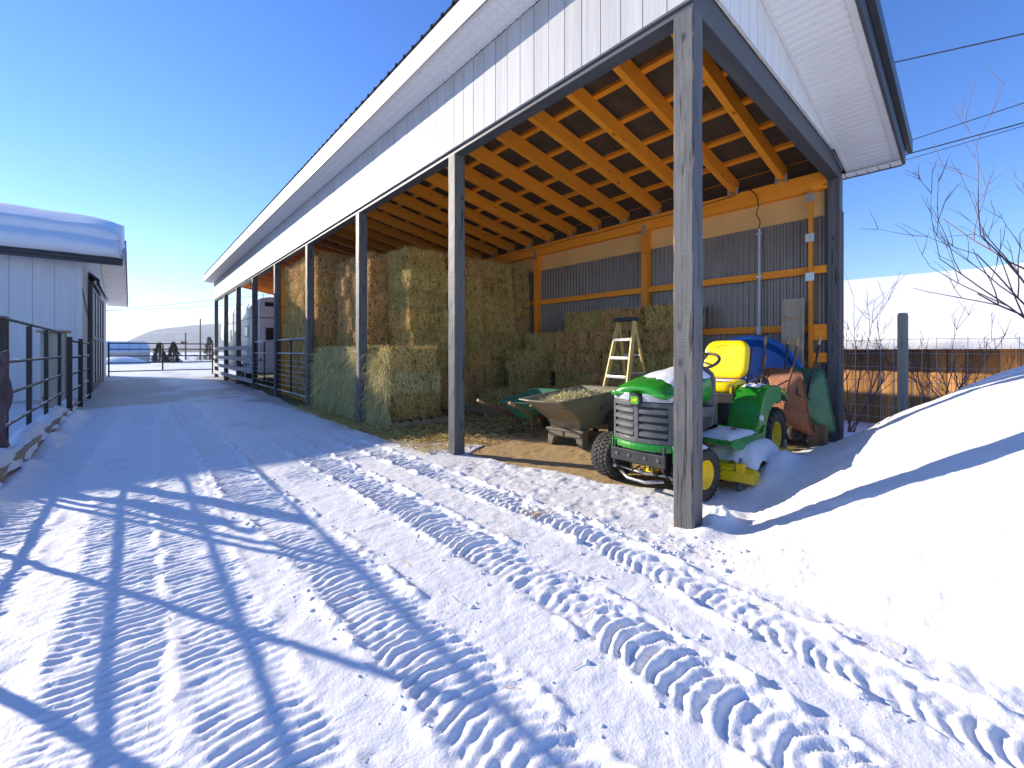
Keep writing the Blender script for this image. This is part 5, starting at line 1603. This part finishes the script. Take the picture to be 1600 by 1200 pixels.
# ------------------------------------------------------------------ overhead wires
def wire_run(label, p, q, sag, r_, group):
    p = Vector(p); q = Vector(q); pts = []
    for k in range(25):
        t_ = k/24; c = p.lerp(q, t_); c.z -= sag*4*t_*(1-t_); pts.append(c)
    tag(MB().tube(pts, r_, 5).build('overhead_wire', M['cable'], None), label, 'wire', group)
def along(p, q, a, b):
    p = Vector(p); q = Vector(q); return p+(q-p)*a, p+(q-p)*b
for lb, p, q, r_ in (('highest black overhead wire above the roof end at upper right', (16,.57,11.05), (16,-.87,10.75), .022),
             ('upper of the lower overhead wires at right', (16,.10,8.30), (16,-2.17,8.49), .014),
             ('thick middle overhead wire at right', (16,.41,7.86), (16,-2.17,7.92), .020),
             ('lowest thin overhead wire at right', (16,.38,7.68), (16,-2.17,7.83), .011)):
    a, b = along(p, q, -3.5, 7); wire_run(lb, a, b, .05, r_, 'overhead wires on the right')
for lb, p, q in (('upper thin overhead wire beyond the lane gate', (-3.28,45,5.08), (2.32,45,6.18)), ('lower thin overhead wire beyond the lane gate', (-4.6,45,4.78), (2.32,45,5.66))):
    a, b = along(p, q, -2.2, 3.2); wire_run(lb, a, b, .3, .016, 'overhead wires beyond the gate')

# ------------------------------------------------------------------ beyond the gate
gh = thing('long_grey_shed', 'long pale shed with sloping blue-grey roof beyond the gate', 'shed', (-6,62,0))
MB().box(-12,-1.8,62,66,-.3,1.25).build('wall', M['shed_wall'], gh)
for k in range(12):
    MB().box(-11.9+k*.85,-11.1+k*.85,61.96,61.995,-.2,1.2).build('wall_panel', M['shed_wall'], gh)
mb = MB(); mb.add([(-12.2,61.6,1.15),(-1.7,61.6,1.15),(-2.0,64.2,2.35),(-12.2,64.2,2.35),(-1.7,66.6,1.15),(-12.2,66.6,1.15)], [(0,1,2,3),(3,2,4,5)])
mb.build('roof', M['snow'], gh, solid=.08)
for k in range(13):
    x = -12+k*.85
    MB().beam((x,61.58,1.22),(x,64.2,2.42),.05,.05).build('roof_seam', M['shed_wall'], gh)
def leafy(name, label, cat, base, h, rad, n, mat, seed, cone=True, group=None, trunk=True):
    r_ = np.random.default_rng(seed)
    t_ = thing(name, label, cat, base, (0,0,0), group)
    if trunk: MB().tube([(0,0,-.1),(0.02,0,h*.5),(0,0,h*.96)], [h*.03,h*.02,h*.006], 7).build('trunk', M['pole_wood'], t_, local=True)
    z = r_.random(n)**(1.2 if cone else .8)
    a = r_.uniform(0, 2*np.pi, n)
    lim = (1-z)**.8*(.75+.35*np.sin(a*3+z*17)*r_.random(n)) if cone else np.sqrt(np.clip(1-(2*z-1)**2, .05, 1))*(.8+.3*np.sin(a*4+z*9))
    rr = rad*lim*np.sqrt(r_.random(n))
    rr = np.where(r_.random(n) < .6, rad*lim*r_.uniform(.7, 1.05, n), rr)
    P = np.stack([rr*np.cos(a), rr*np.sin(a), h*(.06+.94*z)], 1)
    D = np.stack([np.cos(a), np.sin(a), r_.normal(-.15 if cone else .4, .4, n)], 1); D /= np.linalg.norm(D, axis=1, keepdims=True)
    S = np.cross(D, r_.normal(0, 1, (n, 3))); S /= np.linalg.norm(S, axis=1, keepdims=True)
    L = h*.07*r_.uniform(.6, 1.4, (n, 1)); W = L*.22
    V = np.concatenate([P-S*W, P+S*W, P+D*L+S*W*.3, P+D*L-S*W*.3], 1).reshape(-1, 3)
    me = bpy.data.meshes.new('crown'); me.from_pydata(V.tolist(), [], [(4*k, 4*k+1, 4*k+2, 4*k+3) for k in range(n)]); me.materials.append(M[mat])
    o = bpy.data.objects.new('crown', me); COL.objects.link(o); o.parent = t_
    return t_
leafy('evergreen_bush', 'left dark evergreen bush beside the long shed', 'bush', (-1.0,60,-.4), 2.6, 1.0, 1900, 'conifer', 1, True, 'evergreen bushes beyond the gate')
leafy('evergreen_bush', 'right dark evergreen bush beyond the gate', 'bush', (.25,60.5,-.4), 2.7, .85, 1900, 'conifer', 2, True, 'evergreen bushes beyond the gate')
leafy('young_conifer', 'small spindly conifer near the shed far corner', 'tree', (5.2,75,-.3), 3.6, .9, 700, 'conifer', 3, True)
for i, (x, y, h, rd) in enumerate(((2.6,66,1.0,1.0),(3.8,67,.9,1.2),(5.0,66,.8,1.1),(6.3,68,.9,1.3))):
    leafy('dry_bush', ['leftmost low dry brush bush beyond the gate','second low dry brush bush from the left beyond the gate','third low dry brush bush beyond the gate','low dry brush bush seen behind the shed far posts'][i], 'bush', (x, y, -.2), h, rd, 900, 'drybush', 20+i, False, 'dry bushes beyond the gate', False)
pl1 = thing('utility_pole', 'shorter brown utility pole with crossarm beyond the gate', 'pole', (2.41,75,-.3), group='utility poles beyond the gate')
MB().tube([(0,0,0),(0,0,4.2)], [.11,.085], 8).build('shaft', M['pole_wood'], pl1, local=True)
MB().box(-.55,.15,-.05,.05,2.55,2.95).build('transformer', M['pole_wood'], pl1, local=True)
pl2 = thing('lamp_pole', 'taller brown pole with small lamp arm beyond the gate', 'pole', (4.11,75,-.3), group='utility poles beyond the gate')
MB().tube([(0,0,0),(0,0,6.3)], [.12,.085], 8).build('shaft', M['pole_wood'], pl2, local=True)
MB().tube([(0,0,6.15),(.25,0,6.25),(.42,0,6.1)], .03, 6).build('lamp_arm', M['steel'], pl2, local=True)
MB().lathe([(.001,.10),(.09,.06),(.13,-.04),(.001,-.05)], 10, Matrix.Translation((.45,0,6.02))).build('lamp_head', M['white_trim'], pl2, local=True)
tag(MB().lathe([(2.6,-.05),(2.2,.25),(1.4,.6),(.5,.85),(.001,.9)], 20, Matrix.Translation((-4.2,56,-.1))).build('snow_heap', M['snow'], None, smooth=True), 'low snow heap in front of the long grey shed', 'snow heap')

# ------------------------------------------------------------------ distant woods and mountains
def ridge(name, d, amp, base, seed, mat, a0, a1, shape):
    n = 260; P = []
    for i in range(n+1):
        a = a0+(a1-a0)*i/n
        row = []
        hgt = shape(a, i)
        for k, (rr, hh) in enumerate(((1.0,0),(1.06,.35),(1.13,.7),(1.22,.95),(1.30,1.0),(1.5,.6))):
            nn = mnoise.fractal(Vector((a*9, k*.9, seed)), .8, 2.1, 5)
            rr2 = d*rr*(1+.02*nn)
            row.append((-3+rr2*math.sin(a), -1.5+rr2*math.cos(a), base+hgt*hh*(1+.14*nn*(1 if k else 0))*rr))
        P.append(row)
    mb = MB(); mb.grid(P)
    o = mb.build(name, mat, None, smooth=True); tag(o, kind='structure'); return o
def mtn_mat():
    m, t, b = new_mat('forest_snow_mountain')
    tc = nd(t, 'ShaderNodeTexCoord'); v = tc.outputs['Object']
    n = noise(t, v, .012, 8, .7); n2 = noise(t, v, .05, 5, .7)
    mx = nd(t, 'ShaderNodeMath', operation='MULTIPLY_ADD'); mx.inputs[1].default_value = .4; t.links.new(n2, mx.inputs[0]); t.links.new(n, mx.inputs[2])
    col = ramp(t, mx.outputs[0], [(.55, (.035,.045,.06)), (.74, (.07,.08,.095)), (.86, (.4,.42,.45))])
    t.links.new(col, b.inputs['Base Color']); b.inputs['Roughness'].default_value = 1; b.inputs['Specular IOR Level'].default_value = 0
    return m
MM = mtn_mat()
def shp(a, i):
    # low at the barn, climbing to the right behind the shed
    return 1900*(.016+.034*min(1, max(0, (a+.02)/.11))**.7 + .006*math.sin(a*23)+.003*math.sin(a*61))
ridge('mountain', 1900, 1, -4, 3.1, MM, -1.6, 1.9, shp)
MW = plain('distant_woods', (.05,.055,.05), 1, .4, .05, bmp=0, rnd=0)
def shp2(a, i): return 5.0+2.0*mnoise.noise(Vector((a*60, 0, 1)))+1.3*mnoise.noise(Vector((a*260, 3, 1)))
ridge('far_woods', 520, 1, -2, 7.7, MW, -1.6, 1.9, shp2)
# ------------------------------------------------------------------ air
hz, t, b = new_mat('haze')
t.nodes.remove(b)
pv = nd(t, 'ShaderNodeVolumePrincipled'); pv.inputs['Color'].default_value = (.80,.88,1,1); pv.inputs['Density'].default_value = 3.6e-4; pv.inputs['Anisotropy'].default_value = .2
t.links.new(pv.outputs[0], t.nodes['Material Output'].inputs['Volume'])
tag(MB().box(-3600,3600,-1500,3600,-30,175).build('haze', hz, None), kind='stuff')
# ------------------------------------------------------------------ crumbs and clods of snow thrown up beside the tracks
def clods(name, label, n, sampler, size, seed):
    r_ = np.random.default_rng(seed)
    base = np.array([(0,0,1),(.89,0,.45),(.28,.85,.45),(-.72,.53,.45),(-.72,-.53,.45),(.28,-.85,.45),(.72,.53,-.45),(-.28,.85,-.45),(-.89,0,-.45),(-.28,-.85,-.45),(.72,-.53,-.45),(0,0,-1)])
    tri = np.array([(0,1,2),(0,2,3),(0,3,4),(0,4,5),(0,5,1),(1,6,2),(2,7,3),(3,8,4),(4,9,5),(5,10,1),(6,7,2),(7,8,3),(8,9,4),(9,10,5),(10,6,1),(11,7,6),(11,8,7),(11,9,8),(11,10,9),(11,6,10)])
    x, y = sampler(r_, n)
    z = ground_h(x, y)
    s_ = size[0]*(size[1]/size[0])**(r_.random(n)**2.2)
    V = base[None]*r_.uniform(.55, 1.25, (n, 12, 1))*s_[:, None, None]*np.stack([r_.uniform(.7,1.5,n), r_.uniform(.7,1.5,n), r_.uniform(.5,.9,n)], 1)[:, None, :]
    a = r_.uniform(0, 6.28, n); c, d = np.cos(a), np.sin(a)
    W = V.copy(); W[..., 0] = V[..., 0]*c[:, None]-V[..., 1]*d[:, None]; W[..., 1] = V[..., 0]*d[:, None]+V[..., 1]*c[:, None]
    W += np.stack([x, y, z+s_*.22], 1)[:, None, :]
    F = (tri[None]+(np.arange(n)*12)[:, None, None]).reshape(-1, 3)
    me = bpy.data.meshes.new(name); me.from_pydata(W.reshape(-1, 3).tolist(), [], F.tolist()); me.materials.append(M['snow'])
    me.polygons.foreach_set('use_smooth', np.ones(len(F), bool))
    o = bpy.data.objects.new(name, me); COL.objects.link(o)
    return tag(o, label, 'snow', kind='stuff')
def s_tr(r_, n):
    k = r_.integers(0, 3, n); x = np.zeros(n); y = r_.uniform(-1.7, 4.0, n)
    for i in range(3):
        T = TRACKS[i]; m = k == i
        xc = np.interp(y[m], [a for a, b in T['xs']], [b for a, b in T['xs']])
        x[m] = xc + np.sign(r_.normal(0, 1, m.sum()))*T['w']*(1.08+np.abs(r_.normal(0, .35, m.sum())))
    return x, y
clods('snow_crumbs', 'crumbs of snow thrown up beside the tyre tracks', 700, s_tr, (.003, .017), 31)
def s_bk(r_, n):
    y = r_.uniform(-.5, 1.7, n); x = -.55-.12*y+np.abs(r_.normal(0, .3, n))*np.where(y < 0, .6, .5)
    x = np.minimum(x, -.15-.1*r_.random(n)+.35*(y > -.2)*r_.random(n))
    return x, y
clods('snow_clods', 'clods of snow at the foot of the bank and round the near post', 260, s_bk, (.004, .024), 32)
